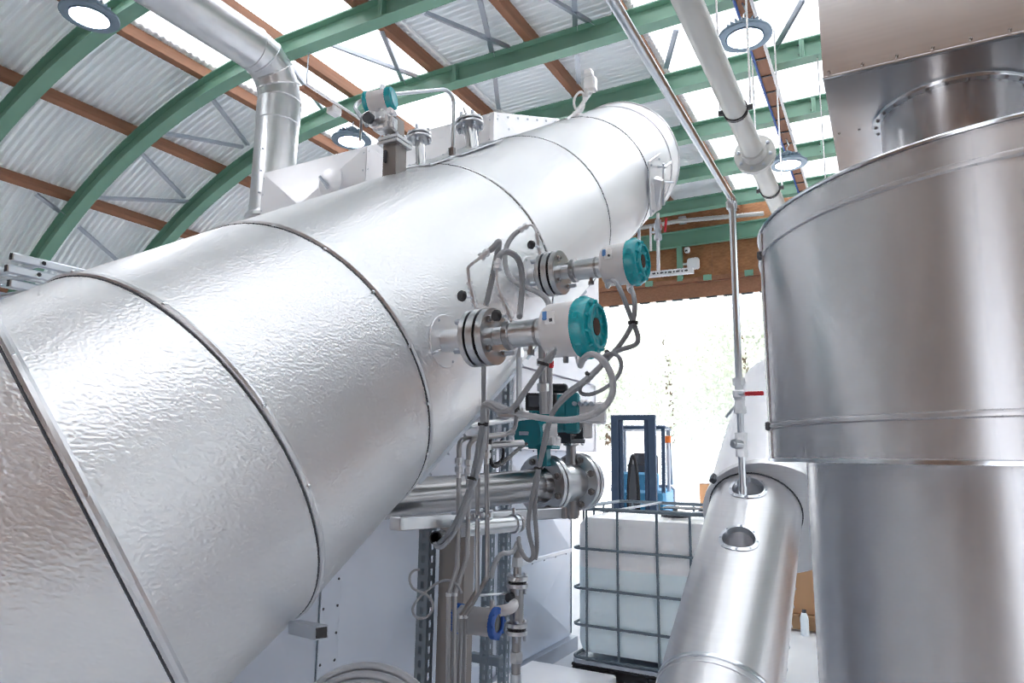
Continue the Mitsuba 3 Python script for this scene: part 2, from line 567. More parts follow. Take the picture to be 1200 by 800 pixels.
BANDS = [(-7.3, -4.4), (-4.4, -2.36), (-2.36, -1.17), (-1.17, .88), (.88, 2.97), (2.97, 5.0), (5.0, 7.1), (7.1, 9.2), (9.2, 11.5), (11.5, 13.8), (13.8, 16.4)]
CLEAR = {3, 5, 6, 9}
YS = [-2.74, -.6, 1.53, 3.66, 5.79, 7.92, 9.45, 11.13]
YS = [round(y / .0762) * .0762 for y in YS]
for bi, (s0, s1) in enumerate(BANDS):
    for k in range(len(YS) - 1):
        clear = bi in CLEAR
        m = corr_sheet(s0 - .06, s1 + .06, YS[k] - .0762, YS[k + 1], .004 * (bi % 2) + .002 * (k % 2))
        part(roof, 'translucent_sheet' if clear else 'corrugated_sheet', m, 'mat_translucent' if clear else 'mat_corrugated', True)

# diagonal wind bracing under the skin, flat steel between neighbouring arches
def brace(p, q, label, w=.045, group=None):
    p, q = V(*p), V(*q)
    up = V(0, 0, 1) if p[0] > RX else unit(V(p[0] - RX, 0, p[2] - (RZ - RR)))
    solo('roof_brace', cat(bar(p, q, w, .006, up), bar(p + np.cross(unit(q - p), up) * w / 2, q + np.cross(unit(q - p), up) * w / 2, .006, .04, up)), 'mat_zinc', label, 'brace', group, smooth=False)


brace((-7.410, 4.390, 4.926), (-7.786, 5.245, 4.740), 'grey wind brace in the middle bay of the curved roof, steepest of its pair')
brace((-8.189, 4.367, 4.500), (-7.815, 5.342, 4.721), 'grey wind brace lying nearly level in the middle bay of the curved roof')
brace((-8.588, 4.423, 4.213), (-8.944, 5.332, 3.918), 'grey wind brace low on the curved roof above the stacked ladders')
brace((-7.036, 4.387, 5.083), (-6.714, 5.232, 5.198), 'grey wind brace nearly level left of the upright silver duct, below the skylight')
brace((-6.237, 4.369, 5.331), (-6.645, 5.237, 5.218), 'grey wind brace running steeply into the upright silver duct')
brace((-8.371, 3.810, 4.376), (-8.501, 4.197, 4.280), 'short grey wind brace at the left under the lowest purlin')
brace((-5.180, 4.460, 5.482), (-5.511, 5.326, 5.453), 'grey flat steel wind brace right behind the elbow of the silver duct')
brace((-3.977, 4.526, 5.492), (-4.367, 5.371, 5.491), 'grey flat steel wind brace crossing the left skylight, steeper of the pair')
brace((-4.587, 4.455, 5.493), (-4.148, 5.370, 5.491), 'grey flat steel wind brace crossing the left skylight, flatter of the pair')
brace((-3.457, 4.512, 5.492), (-3.032, 5.326, 5.492), 'grey blue wind brace lying flat across the opaque roof strip at top centre')
brace((-2.912, 4.581, 5.490), (-3.239, 5.362, 5.491), 'grey blue wind brace running steeply down the opaque roof strip at top centre')
brace((-2.170, 4.974, 5.493), (-2.338, 5.379, 5.492), 'grey blue wind brace steep beside the long polished pipe at top')
brace((-2.357, 4.876, 5.493), (-2.144, 5.393, 5.492), 'grey blue wind brace sloping behind the steep one beside the polished pipe')
brace((-3.431, 5.743, 5.492), (-3.722, 6.324, 5.491), 'short grey blue wind brace left above the drum')
brace((-2.477, 5.743, 5.491), (-2.675, 6.247, 5.493), 'short grey blue wind brace above the white sensor box')
brace((-1.491, 5.806, 5.492), (-1.758, 6.389, 5.492), 'grey wind brace in the skylight left of the grey plastic pipe')
brace((-0.398, 5.900, 5.493), (-0.745, 6.607, 5.490), 'grey wind brace in the skylight right of the upper round lamp')

# walls
wl = thing('wall_left', 'left long wall of the hall below the curved roof', kind='structure')
part(wl, 'plaster', box((WALL_L - .1, 4.2, 1.4), (.2, 13.6, 2.9)), 'mat_plaster', False)
wr = thing('wall_right', 'right long wall of the hall with a strip of windows', kind='structure')
part(wr, 'plaster', box((WALL_R + .1, 4.2, .45), (.2, 13.6, .9)), 'mat_plaster', False)
part(wr, 'plaster', box((WALL_R + .1, 4.2, 2.65), (.2, 13.6, .4)), 'mat_plaster', False)
for k in range(8):
    y = -2.5 + 1.92 * k
    part(wr, 'window_post', box((WALL_R + .1, y, 1.7), (.2, .12, 1.6)), 'mat_green', False)


def gable(y, x0, x1, hole=None):
    """OSB gable boards: strips of about 1.22 m up to the roof skin, leaving the gate open"""
    out = []
    xs = np.arange(x0, x1 + .01, 1.22)
    for a in xs[:-1]:
        b = a + 1.216
        def top(x):
            if x < RX: return RZ - RR + math.sqrt(max((RR + SKIN) ** 2 - (x - RX) ** 2, .01))
            if x > RX + 9.2: return RZ - RR + math.sqrt(max((RR + SKIN) ** 2 - (x - RX - 9.2) ** 2, .01))
            return RZ + SKIN
        zb = 0.0
        if hole and a >= hole[0] - .01 and b <= hole[1] + .01: zb = hole[2]
        ta, tb = top(a) - .015, top(b) - .015
        if min(ta, tb) - zb < .1: continue
        out.append(hull([(a, y, zb), (b, y, zb), (b, y, tb), (a, y, ta), (a, y + .02, zb), (b, y + .02, zb), (b, y + .02, tb), (a, y + .02, ta)]))
    return out


GATE = (-6.22, .9, 4.36)
wf = thing('wall_far', 'brown board gable wall above the open gate', kind='structure')
for m in gable(11.05, -9.66 - .001, 9.2, (-6.1, 1.4, 4.36)):
    part(wf, 'osb_panel', m, 'mat_osb', False)
part(wf, 'lintel_board', box((-2.4, 10.99, 4.25), (7.9, .05, .24)), 'mat_wood', False, label='brown lintel plank over the gate')
part(wf, 'ledge_board', box((-2.4, 10.97, 4.42), (7.9, .10, .07)), 'mat_wood', False)
part(wf, 'steel_beam', cat(box((-2.4, 10.96, 5.15), (14, .012, .26)), box((-2.4, 10.93, 5.28), (14, .08, .012)), box((-2.4, 10.93, 5.02), (14, .08, .012))), 'mat_green', False, label='green horizontal beam')
for x in (-5.9, -2.85, .3):
    part(wf, 'steel_post', box((x, 10.94, 4.72), (.09, .07, .60)), 'mat_green', False, label='green post')
for x in (-3.38, -2.4, -1.75, -1.05):
    part(wf, 'bracket', box((x, 10.92, 4.43), (.13, .05, .09)), 'mat_green', False)
for k in range(26):
    part(wf, 'brush_clip', box((-6.0 + .28 * k, 10.985, 4.118), (.17, .03, .022)), 'mat_dark', False)
wn = thing('wall_near', 'brown board wall behind the camera', kind='structure')
for m in gable(-2.72, -9.66 + .02, 9.2, (-2.4, -1.1, 2.5)):
    part(wn, 'board_panel', m, 'mat_ply', False)

# ------------------------------------------------------------------ the big inclined drum (aluminium clad)
AX, NX, C0, TAPER, SEAMS = ([0.0, 0.842807, 0.538215], [0.0, -0.538215, 0.842807], [-1.6277, 0.0, 0.75373], -0.020287, [1.3248, 1.8033, 2.8193, 3.6737, 4.5801, 5.2243])
AX, NX, C0 = V(*AX), V(*NX), V(*C0)
DR = .5


def drad(t):
    return DR * (1 + TAPER * (t / DR - 4))


def drum(t, deg, dr=0.0):
    a = math.radians(deg)
    return C0 + t * AX + (drad(t) + dr) * (math.cos(a) * V(1, 0, 0) + math.sin(a) * NX)


def drum_n(deg):
    a = math.radians(deg)
    return math.cos(a) * V(1, 0, 0) + math.sin(a) * NX


T2, T3, T4S, T5, T6, T7 = SEAMS
T8 = T7 + .235
D_FRAME = frame(C0, AX, V(1, 0, 0))
dk = thing('insulated_drum', 'huge inclined drum clad in embossed aluminium sheet, rising from lower left to the top centre', 'drum')


def drum_shell(t0, t1, n=96, dr=0.0):
    z = np.linspace(t0, t1, 4)
    return lathe([(drad(t) + dr, t) for t in z], n, D_FRAME, uv=True)


for a, b in ((T4S, T5), (T5, T6), (T6, T7)):
    m, uv = drum_shell(a + .0015, b + .004, dr=.0006 * (len(scene) % 3))
    part(dk, 'cladding_section', m, 'mat_clad', True, uv=uv)


def bead_on_drum(t, r=.007, lift=.001):
    rr = drad(t) + lift
    return lathe([(rr - r, t - r * 1.1), (rr + r * .3, t - r), (rr + r, t - r * .3), (rr + r, t + r * .3), (rr + r * .3, t + r), (rr - r, t + r * 1.1)], 96, D_FRAME)


for t, r in ((T3, .007), (T4S, .0045), (T5, .0042), (T6, .004)):
    part(dk, 'seam_bead', bead_on_drum(t, r), 'mat_galv')
    part(dk, 'seam_gap', lathe([(drad(t) - .01, t - r * 1.5 - .004), (drad(t) + .0028, t - r * 1.5 - .003), (drad(t) + .0028, t - r * 1.2), (drad(t) - .01, t - r)], 96, D_FRAME), 'mat_dark')
# end: a wider collar ring and the closing cap
rr = drad(T7)
m, uv = lathe([(rr + .0, T7), (rr + .004, T7 + .004), (rr + .004, T8 - .012), (rr + .012, T8 - .010), (rr + .012, T8)], 96, D_FRAME, uv=True)
part(dk, 'end_collar', m, 'mat_clad', True, uv=uv)
part(dk, 'end_cap', lathe([(rr + .012, T8), (rr - .03, T8 + .012), (.0, T8 + .03)], 96, D_FRAME), 'mat_whitepanel')
part(dk, 'seam_bead', bead_on_drum(T7, .0045, .003), 'mat_galv')

# the two mitred bend segments at the lower left
A2 = V(.12899, .81693, .56212); NB = V(.40296, .77884, .48066)
BDIR = 2 * (NB @ A2) * NB - A2
C2 = C0 + T2 * AX
R2_ = drad(T2)
C1 = C2 - A2 * ((NB @ (C2 - V(*EYE)) - .014) / (NB @ A2))
C00 = C1 - BDIR * 1.1


FINE_ANG = np.r_[np.linspace(-180, -106, 16), np.linspace(-104, 70, 720), np.linspace(75, 180, 22)]


def embossed(c0, n0, c1, n1, axis, r0, r1, seed=0):
    """cladding between two (mitre) planes as a fine grid with the sheet's embossed grain as real relief"""
    e1 = unit(np.cross(axis, V(0, 0, 1))); e2 = np.cross(axis, e1)
    a = np.radians(FINE_ANG)
    d = np.cos(a)[:, None] * e1 + np.sin(a)[:, None] * e2
    q0, q1 = c0 + r0 * d, c1 + r1 * d
    q0 = q0 - ((q0 - c0) @ n0 / (axis @ n0))[:, None] * axis
    q1 = q1 - ((q1 - c1) @ n1 / (axis @ n1))[:, None] * axis
    L = np.linalg.norm(q1 - q0, axis=1).max()
    k = max(2, int(L / .0023))
    f = np.linspace(0, 1, k + 1)[:, None, None]
    p = q0[None] * (1 - f) + q1[None] * f
    h = meshkit.noise(p / .0050, seed) + .6 * meshkit.noise(p / .0030 + 9.1, seed)
    p = p + (h * .0013)[..., None] * d[None]
    n = len(a)
    i, j = np.meshgrid(np.arange(k), np.arange(n - 1), indexing='ij')
    b = i * n + j
    fs = np.vstack([np.stack([b, b + 1, b + n + 1], -1).reshape(-1, 3), np.stack([b, b + n + 1, b + n], -1).reshape(-1, 3)])
    return trimesh.Trimesh(p.reshape(-1, 3), fs, process=False)


def mitre_ring(c, axis, n_plane, r, n=96):
    e1 = unit(np.cross(axis, V(0, 0, 1))); e2 = np.cross(axis, e1)
    a = np.linspace(0, 2 * math.pi, n + 1)
    q = c + r * (np.cos(a)[:, None] * e1 + np.sin(a)[:, None] * e2)
    return q - ((q - c) @ n_plane / (axis @ n_plane))[:, None] * axis


def ring_strip(r0, r1):
    n = len(r0) - 1
    i = np.arange(n)
    v = np.vstack([r0, r1])
    f = np.vstack([np.stack([i, i + 1, i + n + 2], -1), np.stack([i, i + n + 2, i + n + 1], -1)])
    L = np.linalg.norm(r1 - r0, axis=1)
    uv = np.vstack([np.stack([np.linspace(0, 1, n + 1), np.zeros(n + 1)], -1), np.stack([np.linspace(0, 1, n + 1), L], -1)])
    m = trimesh.Trimesh(v, f, process=False)
    return m, uv


N2 = unit(A2 + AX)
ra = mitre_ring(C2, A2, N2, R2_)
part(dk, 'cladding_section', embossed(C2, N2, C0 + (T3 + .004) * AX, AX, AX, R2_, drad(T3)), 'mat_cladplain', True)
part(dk, 'cladding_section', embossed(C0 + (T3 + .0015) * AX, AX, C0 + (T4S + .004) * AX, AX, AX, drad(T3), drad(T4S)), 'mat_cladplain', True)
rb = mitre_ring(C1, A2, NB, R2_)
part(dk, 'bend_section', embossed(C1, NB, C2, N2, A2, R2_, R2_), 'mat_cladplain', True)
rc = mitre_ring(C1, BDIR, NB, R2_)
rd = mitre_ring(C00, BDIR, BDIR, R2_)
part(dk, 'bend_section', embossed(C00, BDIR, C1, NB, BDIR, R2_, R2_), 'mat_cladplain', True, label='lowest bend segment, reflecting brown')
part(dk, 'seam_bead', tube(ra + (ra - C2) / R2_ * .001, .0085, 8), 'mat_galv')
part(dk, 'seam_bead', tube(rb + (rb - C1) / R2_ * .002, .0105, 8), 'mat_galv', label='broad bright seam bead of the lowest bend')
part(dk, 'seam_gap', tube(rb - BDIR * .014 + (rb - C1) / R2_ * .0015, .0028, 6), 'mat_dark')
part(dk, 'seam_gap', tube(ra - A2 * .011 + (ra - C2) / R2_ * .0016, .0022, 6), 'mat_dark')
for ring, c, idx in ((ra, C2, range(2, 96, 9)), (rb, C1, range(1, 96, 9))):
    for k in idx:
        nn = unit(ring[k] - c)
        bolt_at(dk, ring[k] + nn * .008, nn, .0065, 'mat_polished', 'screw', domescrew)
for t in (T3, T4S, T5, T6):
    for k in range(10):
        a = -70 + 20 * k
        bolt_at(dk, drum(t - .012, a, .004), drum_n(a), .0055, 'mat_polished', 'screw', domescrew)
# longitudinal lap strip along the underside edge
for t0, t1 in ((T3 + .06, T4S - .1), (T4S - .05, T5 - .08)):
    p, q = drum(t0, -53, .007), drum(t1, -53, .007)
    part(dk, 'lap_strip', bar(p, q, .004, .016, drum_n(-50), .001), 'mat_zinc', False)
    for k in range(7):
        f = (k + .5) / 7
        bolt_at(dk, p * (1 - f) + q * f + drum_n(-50) * .012 + unit(np.cross(AX, drum_n(-50))) * .002, -unit(np.cross(drum_n(-50), AX)), .005, 'mat_zinc', 'rivet', domescrew)
# hatch with lever near the drum's end
hp = drum(4.62, -8, .012)
hf = frame(hp, drum_n(-8), AX)
part(dk, 'hatch_plate', xf(cat(box((.0, 0, .006), (.26, .34, .012), None, .003)), hf), 'mat_clad', False, label='small hatch plate at the drum end')
part(dk, 'hatch_lever', xf(cat(rod((.06, .10, .01), (.06, .10, .07), .008), rod((.02, .10, .065), (.20, .10, .065), .008), bar((.05, -.14, .045), (.05, .12, .055), .03, .012), rod((.16, -.02, .02), (.16, -.02, .09), .007)), hf), 'mat_polished', 30)
part(dk, 'hatch_strap', xf(hull([(-.06, .05, .012), (.03, .05, .012), (.07, -.17, .012), (.0, -.17, .012), (-.04, .03, .06), (.02, .03, .06), (.06, -.16, .03), (.01, -.16, .03)]), hf), 'mat_sheet', False)
for k in range(4):
    bolt_at(dk, (hf @ [(-.1, .1)[k % 2], (-.14, .14)[k // 2], .012, 1])[:3], drum_n(-8), .008, 'mat_zinc')
# dark threaded bracket under the lower seam
part(dk, 'support_rail', bar((-1.275, 1.252, 1.091), (-1.128, 1.191, 1.109), .030, .028, (0, 0, 1)), 'mat_zinc', False, label='short open zinc rail under the seam')
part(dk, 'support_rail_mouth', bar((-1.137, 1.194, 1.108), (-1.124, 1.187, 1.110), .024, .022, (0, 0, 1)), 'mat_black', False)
part(dk, 'cladding_rosette', lathe([(.0, 0), (.055, 0), (.055, .003), (0, .003)], 24, frame(drum(1.50, -72, .001), drum_n(-72))), 'mat_galv')


# ------------------------------------------------------------------ transmitters on the drum's side
def cap_ribs(x0, r, M):
    out = []
    for k in range(10):
        a = 2 * math.pi * k / 10
        out.append(xf(box((r * .66 * math.cos(a), r * .66 * math.sin(a), x0), (r * .52, r * .10, .016), trimesh.transformations.rotation_matrix(a, (0, 0, 1)), .003), M))
    return out


def transmitter(t, deg, label, shift=0.0):
    base = drum(t, deg)
    ax = unit(V(1, 0, .013))
    M = frame(base, ax, V(0, 0, 1))          # local z runs outwards, local x up
    o = lambda z, x=0.0, y=0.0: (M @ [x, y, z, 1])[:3]
    L = lambda prof, n=48: lathe(prof, n, M)
    k = shift
    th = thing('gas_transmitter', label, 'transmitter')
    pad = part(th, 'pad_plate', lathe([(.028, .0), (.078, .0), (.080, .002), (.078, .004), (.028, .005)], 48, M), 'mat_clad', label='round cladding rosette on the drum')
    for q in range(4):
        a = math.pi / 2 * q + .6
        bolt_at(pad, o(.004, .068 * math.cos(a), .068 * math.sin(a)), ax, .0045, 'mat_zinc', 'screw', domescrew)
    part(th, 'nozzle', L([(.031, -.02), (.031, .075 + k), (.0, .075 + k)]), 'mat_dullsteel')
    part(th, 'nozzle_wrap', L([(.0335, .003), (.0335, .045 + k), (.0, .045 + k)]), 'mat_galv')
    z = .072 + k
    fl1 = part(th, 'flange', L([(0, z)] + [(r, z + h) for r, h in flange_ring(.03, .083, .020)[:4]] + [(0, z + .020)]), 'mat_steel')
    part(th, 'gasket', L([(0, z + .020), (.077, z + .020), (.077, z + .0235), (0, z + .0235)]), 'mat_black')
    part(th, 'flange', L([(0, z + .0235)] + [(r, z + .0235 + h) for r, h in flange_ring(.03, .083, .027)[:4]] + [(0, z + .0505)]), 'mat_steel')
    part(th, 'gasket', L([(0, z + .0505), (.077, z + .0505), (.077, z + .0545), (0, z + .0545)]), 'mat_black')
    fl3 = part(th, 'flange', L([(0, z + .0545)] + [(r, z + .0545 + h) for r, h in flange_ring(.03, .082, .0245)[:4]] + [(0, z + .079)]), 'mat_steel')
    for q in range(4):
        a = math.pi / 2 * q + .75
        c, s = .060 * math.cos(a), .060 * math.sin(a)
        bolt_at(fl3, o(z + .079, c, s), ax, .0105, 'mat_dullsteel', 'bolt')
        part(fl1, 'stud', rod(o(z - .03, c, s), o(z + .002, c, s), .0085, 12), 'mat_zinc')
        if q in (2, 3):
            part(fl3, 'stud', rod(o(z + .079, c, s), o(z + .112, c, s), .0075, 12), 'mat_zinc')
    zz = z + .079
    part(th, 'neck', L([(.026, zz), (.026, zz + .045), (.0, zz + .045)]), 'mat_steel')
    part(th, 'collar_nut', L([(.0, zz + .036), (.040, zz + .036), (.043, zz + .040), (.043, zz + .054), (.038, zz + .058), (.0, zz + .058)]), 'mat_dullsteel')
    part(th, 'sensor_tube', L([(.0, zz + .056), (.037, zz + .056), (.037, zz + .154), (.0395, zz + .156), (.0395, zz + .179), (.0, zz + .179)]), 'mat_steel')
    part(th, 'tube_ring', L([(.0, zz + .132), (.0385, zz + .132), (.0385, zz + .140), (.0, zz + .140)]), 'mat_dullsteel')
    zb = zz + .160
    hou = part(th, 'housing', L([(.0, zb), (.050, zb), (.066, zb + .006), (.073, zb + .018), (.0745, zb + .100), (.0, zb + .100)], 64), 'mat_offwhite', 35, label='light grey housing')
    cap = part(th, 'cap', L([(.0, zb + .097), (.077, zb + .097), (.080, zb + .101), (.080, zb + .128), (.075, zb + .139), (.060, zb + .144), (.028, zb + .146), (.026, zb + .142), (.0, zb + .142)], 64), 'mat_teal', 35, label='teal screw cap')
    for m in cap_ribs(zb + .141, .079, M):
        part(cap, 'rib', m, 'mat_teal', False)
    part(cap, 'ring', L([(.052, zb + .143), (.060, zb + .143), (.060, zb + .153), (.052, zb + .153), (.052, zb + .143)], 48), 'mat_teal')
    part(cap, 'window', L([(.0, zb + .142), (.023, zb + .142), (.023, zb + .1455), (.0, zb + .1455)], 32), 'mat_darkglass', label='round dark window')
    for q in range(6):
        a = 2 * math.pi * q / 6 + .3
        part(cap, 'lug', xf(box((.077 * math.cos(a), .077 * math.sin(a), zb + .118), (.014, .022, .022), trimesh.transformations.rotation_matrix(a, (0, 0, 1)), .004), M), 'mat_teal', False)
    # name plate on the side that faces the camera: white sticker with a blue mark
    a = math.radians(110 - 20)
    pn = M[:3, 0] * math.cos(a) + M[:3, 1] * math.sin(a)
    for z0, up, sz, mm, nm, off in ((.044, .02, (.026, .034), 'mat_white', 'label_plate', .0755), (.030, .026, (.012, .022), 'mat_bluewhite', 'label_mark', .0758), (.048, .013, (.008, .008), 'mat_dark', 'label_mark', .0766)):
        qf = frame(M[:3, 3] + M[:3, 2] * (zb + z0) + M[:3, 1] * math.copysign(off, 1) * SIDE + M[:3, 0] * up, M[:3, 1] * SIDE, M[:3, 2])
        part(hou, nm, xf(box((0, 0, -.0015 if nm == 'label_plate' else .0), (sz[0], sz[1], .004)), qf), mm, False)
    # cable glands at the bottom and a small screw boss
    for (dx, dy, zq) in ((-.062, SIDE * .030, .028), (-.070, -SIDE * .012, .090)):
        g = o(zb + zq, dx, dy); d = unit(g - o(zb + zq))
        part(hou, 'cable_gland', cat(rod(g - d * .02, g + d * .010, .013, 12), xf(lathe([(0, 0), (.0125, 0), (.0125, .010), (.008, .022), (0, .022)], 6), frame(g + d * .008, d))), 'mat_polished')
    part(hou, 'plug', rod(o(zb + .055, -.060), o(zb + .055, -.090), .008, 6), 'mat_dullsteel')
    part(th, 'drain_plug', cat(rod(o(zz + .11, -.03), o(zz + .11, -.052), .007, 8), rod(o(zz + .11, -.048), o(zz + .11, -.060), .011, 6)), 'mat_dullsteel')
    return th, M, zb


SIDE = 1.0
_M = frame(drum(1.955, 3.6), unit(V(1, 0, .013)), V(0, 0, 1))
SIDE = 1.0 if _M[:3, 1] @ V(-.3, -1, 0) > 0 else -1.0
TR1, M1, ZB1 = transmitter(1.955, 3.6, 'nearer of the two teal capped gas transmitters, flanged to the drum side', .024)
TR2, M2, ZB2 = transmitter(2.615, 1.0, 'farther and higher of the two teal capped gas transmitters, flanged to the drum side', -.016)
part(TR1, 'earth_wire', tube(path_smooth([(-1.194, 1.585, 1.758), (-1.150, 1.570, 1.777), (-1.110, 1.567, 1.791), (-1.097, 1.573, 1.796)], 5), .004, 8), 'mat_polished')
part(TR1, 'earth_clamp', box((-1.144, 1.562, 1.775), (.018, .018, .018), None, .004), 'mat_zinc', False)


# purge air fittings: thin tube, black knob valve, hose
def tube_thing(name, label, cat_, pts, r, mt, n=10, fillet=None, group=None, k=8):
    p = path_fillet(pts, fillet) if fillet else path_smooth(pts, k)
    return solo(name, tube(p, r, n), mt, label, cat_, group)


def fitting(parent, p, q, r, name='union_nut', mt='mat_galv'):
    p, q = V(*p), V(*q)
    L = np.linalg.norm(q - p)
    prof = [(0, 0), (r, 0), (r, .28 * L), (r * .7, .30 * L), (r * .7, .42 * L), (r * .95, .44 * L), (r * .95, .70 * L), (r * .62, .74 * L), (r * .62, L), (0, L)]
    part(parent, name, lathe(prof, 8, frame(p, q - p)), mt)


def purge(label, tubepts, knob, knob_dir, valve, fit, hose, hose_label, hr=.0085):
    th = thing('purge_valve', label, 'valve')
    part(th, 'tube', tube(path_fillet(tubepts, .012), .0046, 8), 'mat_galv')
    for a, b in zip(valve[:-1], valve[1:]):
        fitting(th, a, b, .0095)
    kd = unit(V(*knob_dir))
    part(th, 'stem', rod(V(*knob) - kd * .03, V(*knob), .004, 8), 'mat_polished')
    part(th, 'knob', lathe([(0, 0), (.011, 0), (.0145, .003), (.0145, .012), (.012, .015), (0, .015)], 20, frame(V(*knob) - kd * .004, kd)), 'mat_black', label='round black knob')
    fitting(th, fit[0], fit[1], .0125)
    tube_thing('purge_hose', hose_label, 'hose', hose, hr, 'mat_cable', 12)


purge('small purge valve with black knob above the left edge of the near flange',
      [(-0.930, 1.504, 2.030), (-0.964, 1.491, 2.003), (-0.963, 1.500, 1.959)], (-0.964, 1.472, 1.918), (-.35, -1, .0),
      [(-0.963, 1.499, 1.964), (-0.959, 1.506, 1.939), (-0.956, 1.512, 1.916), (-0.952, 1.518, 1.894)], [(-0.932, 1.503, 2.028), (-0.906, 1.513, 2.051)],
      [(-0.910, 1.511, 2.048), (-0.898, 1.521, 2.062), (-0.895, 1.537, 2.078), (-0.927, 1.582, 2.054), (-0.968, 1.620, 1.981), (-0.989, 1.630, 1.927)],
      'grey purge hose bending sharply over at its top, leftmost of three above the flanges')
purge('small purge valve with black knob on top of the near sensor tube',
      [(-0.864, 1.479, 1.987), (-0.863, 1.476, 1.947), (-0.851, 1.478, 1.908)], (-0.838, 1.440, 1.848), (-.35, -1, -.1),
      [(-0.853, 1.476, 1.914), (-0.845, 1.486, 1.888), (-0.837, 1.494, 1.867), (-0.831, 1.502, 1.843)], [(-0.864, 1.480, 1.981), (-0.865, 1.485, 2.012)],
      [(-0.866, 1.486, 2.008), (-0.861, 1.496, 2.029), (-0.855, 1.532, 2.040), (-0.851, 1.571, 2.029), (-0.855, 1.600, 1.988), (-0.861, 1.608, 1.930), (-0.850, 1.579, 1.873)],
      'grey purge hose arching over and dropping behind the near sensor tube')
purge('small purge valve with black knob above the far flange',
      [(-1.040, 1.943, 2.262), (-1.011, 1.955, 2.281), (-1.000, 1.966, 2.258), (-0.998, 1.973, 2.224)], (-0.997, 1.933, 2.197), (-.35, -1, .0),
      [(-0.998, 1.969, 2.247), (-0.996, 1.975, 2.224), (-0.995, 1.980, 2.201), (-0.993, 1.985, 2.178)], [(-1.024, 1.949, 2.275), (-1.059, 1.935, 2.251)],
      [(-1.053, 1.937, 2.254), (-1.062, 1.894, 2.210), (-1.059, 1.861, 2.153), (-1.038, 1.838, 2.090), (-0.991, 1.805, 2.040), (-0.921, 1.769, 2.002), (-0.856, 1.731, 1.966), (-0.821, 1.700, 1.928), (-0.818, 1.694, 1.904)],
      'grey purge hose curling from the far flange down behind the near housing')

# signal cables
SC = 'grey signal cable'
GLAND1 = (M1 @ [-.088, SIDE * .042, ZB1 + .028, 1])[:3]
GLAND1B = (M1 @ [-.098, -SIDE * .017, ZB1 + .090, 1])[:3]
GLAND2 = (M2 @ [-.088, SIDE * .042, ZB2 + .028, 1])[:3]
GLAND2B = (M2 @ [-.098, -SIDE * .017, ZB2 + .090, 1])[:3]
CR = .0074


def cable(label, pts, r=CR, mt='mat_cable', group=None, name='cable'):
    return tube_thing(name, label, 'cable', pts, r, mt, 12, None, group, 9)


cable('grey cable from the near housing\'s lower gland down to the tied bundle', [GLAND1, (-0.711, 1.483, 1.748), (-0.751, 1.493, 1.703), (-0.804, 1.519, 1.656), (-0.855, 1.544, 1.620), (-0.910, 1.559, 1.624), (-0.929, 1.546, 1.635), (-0.960, 1.581, 1.610),
       (-1.049, 1.708, 1.535), (-1.180, 1.870, 1.403), (-1.308, 1.986, 1.276), (-1.432, 2.073, 1.191)])
cable('pale grey cable swinging in a wide loop under the near housing to the tied bundle', [GLAND1B, (-0.586, 1.521, 1.728), (-0.571, 1.538, 1.683), (-0.576, 1.532, 1.638), (-0.610, 1.520, 1.605), (-0.677, 1.509, 1.589), (-0.767, 1.527, 1.598), (-0.860, 1.553, 1.618),
       (-0.924, 1.560, 1.640), (-0.956, 1.578, 1.633), (-1.000, 1.657, 1.582), (-1.091, 1.787, 1.485), (-1.205, 1.910, 1.363), (-1.333, 2.025, 1.243), (-1.434, 2.087, 1.175), (-1.470, 2.100, 1.186)], .0082, 'mat_cablelight')
cable('grey cable from the far housing\'s side gland, turning back at the right', [GLAND2, (-0.685, 1.936, 1.996), (-0.657, 1.944, 1.914), (-0.642, 1.952, 1.854), (-0.656, 1.948, 1.836), (-0.699, 1.916, 1.816), (-0.741, 1.881, 1.762), (-0.785, 1.843, 1.709), (-0.824, 1.807, 1.666), (-0.856, 1.798, 1.622),
       (-0.884, 1.818, 1.558), (-0.930, 1.867, 1.475), (-0.993, 1.936, 1.355), (-1.033, 2.003, 1.256), (-1.035, 2.039, 1.186), (-1.058, 2.053, 1.166), (-1.090, 2.066, 1.184), (-1.121, 2.099, 1.228)])
cable('grey cable from the far housing\'s cap end running down beside its twin', [GLAND2B, (-0.644, 1.932, 1.956), (-0.654, 1.936, 1.905), (-0.688, 1.929, 1.843), (-0.733, 1.904, 1.785), (-0.783, 1.864, 1.726), (-0.827, 1.826, 1.681), (-0.869, 1.815, 1.613), (-0.901, 1.836, 1.538),
       (-0.951, 1.897, 1.436), (-0.993, 1.965, 1.327), (-1.022, 2.038, 1.227), (-1.031, 2.043, 1.172)])
cable('thin grey cable loop tied to the twin cables below the far housing', [(-0.778, 1.890, 1.728), (-0.791, 1.863, 1.711), (-0.794, 1.864, 1.693), (-0.765, 1.859, 1.684), (-0.717, 1.860, 1.700), (-0.684, 1.872, 1.730), (-0.672, 1.883, 1.769), (-0.682, 1.883, 1.797), (-0.711, 1.888, 1.807), (-0.746, 1.908, 1.786)], .006)
TIES = (((-0.773, 1.878, 1.742), (.6, .4, .5), 'black cable tie at the middle of the twin cables below the far housing'), ((-0.722, 1.911, 1.809), (.6, .4, .5), 'black cable tie where the thin cable loop meets the twin cables'),
        ((-0.839, 1.553, 1.618), (1, .3, .0), 'black cable tie at the left end of the wide cable loop'), ((-0.982, 1.619, 1.587), (0, .1, 1), 'black cable tie at the top of the cable bundle beside the drum'),
        ((-1.150, 1.835, 1.431), (.2, .1, 1), 'black cable tie on the cable bundle in front of the process pipe'), ((-0.937, 1.876, 1.467), (0, 0, 1), 'black cable tie on the twin cables in front of the flanges'),
        ((-0.652, 1.937, 1.905), (0, 0, 1), 'black cable tie right below the far teal cap'), ((-0.732, 1.487, 1.727), (.3, 0, 1), 'black cable tie on the cable close below the near housing'))
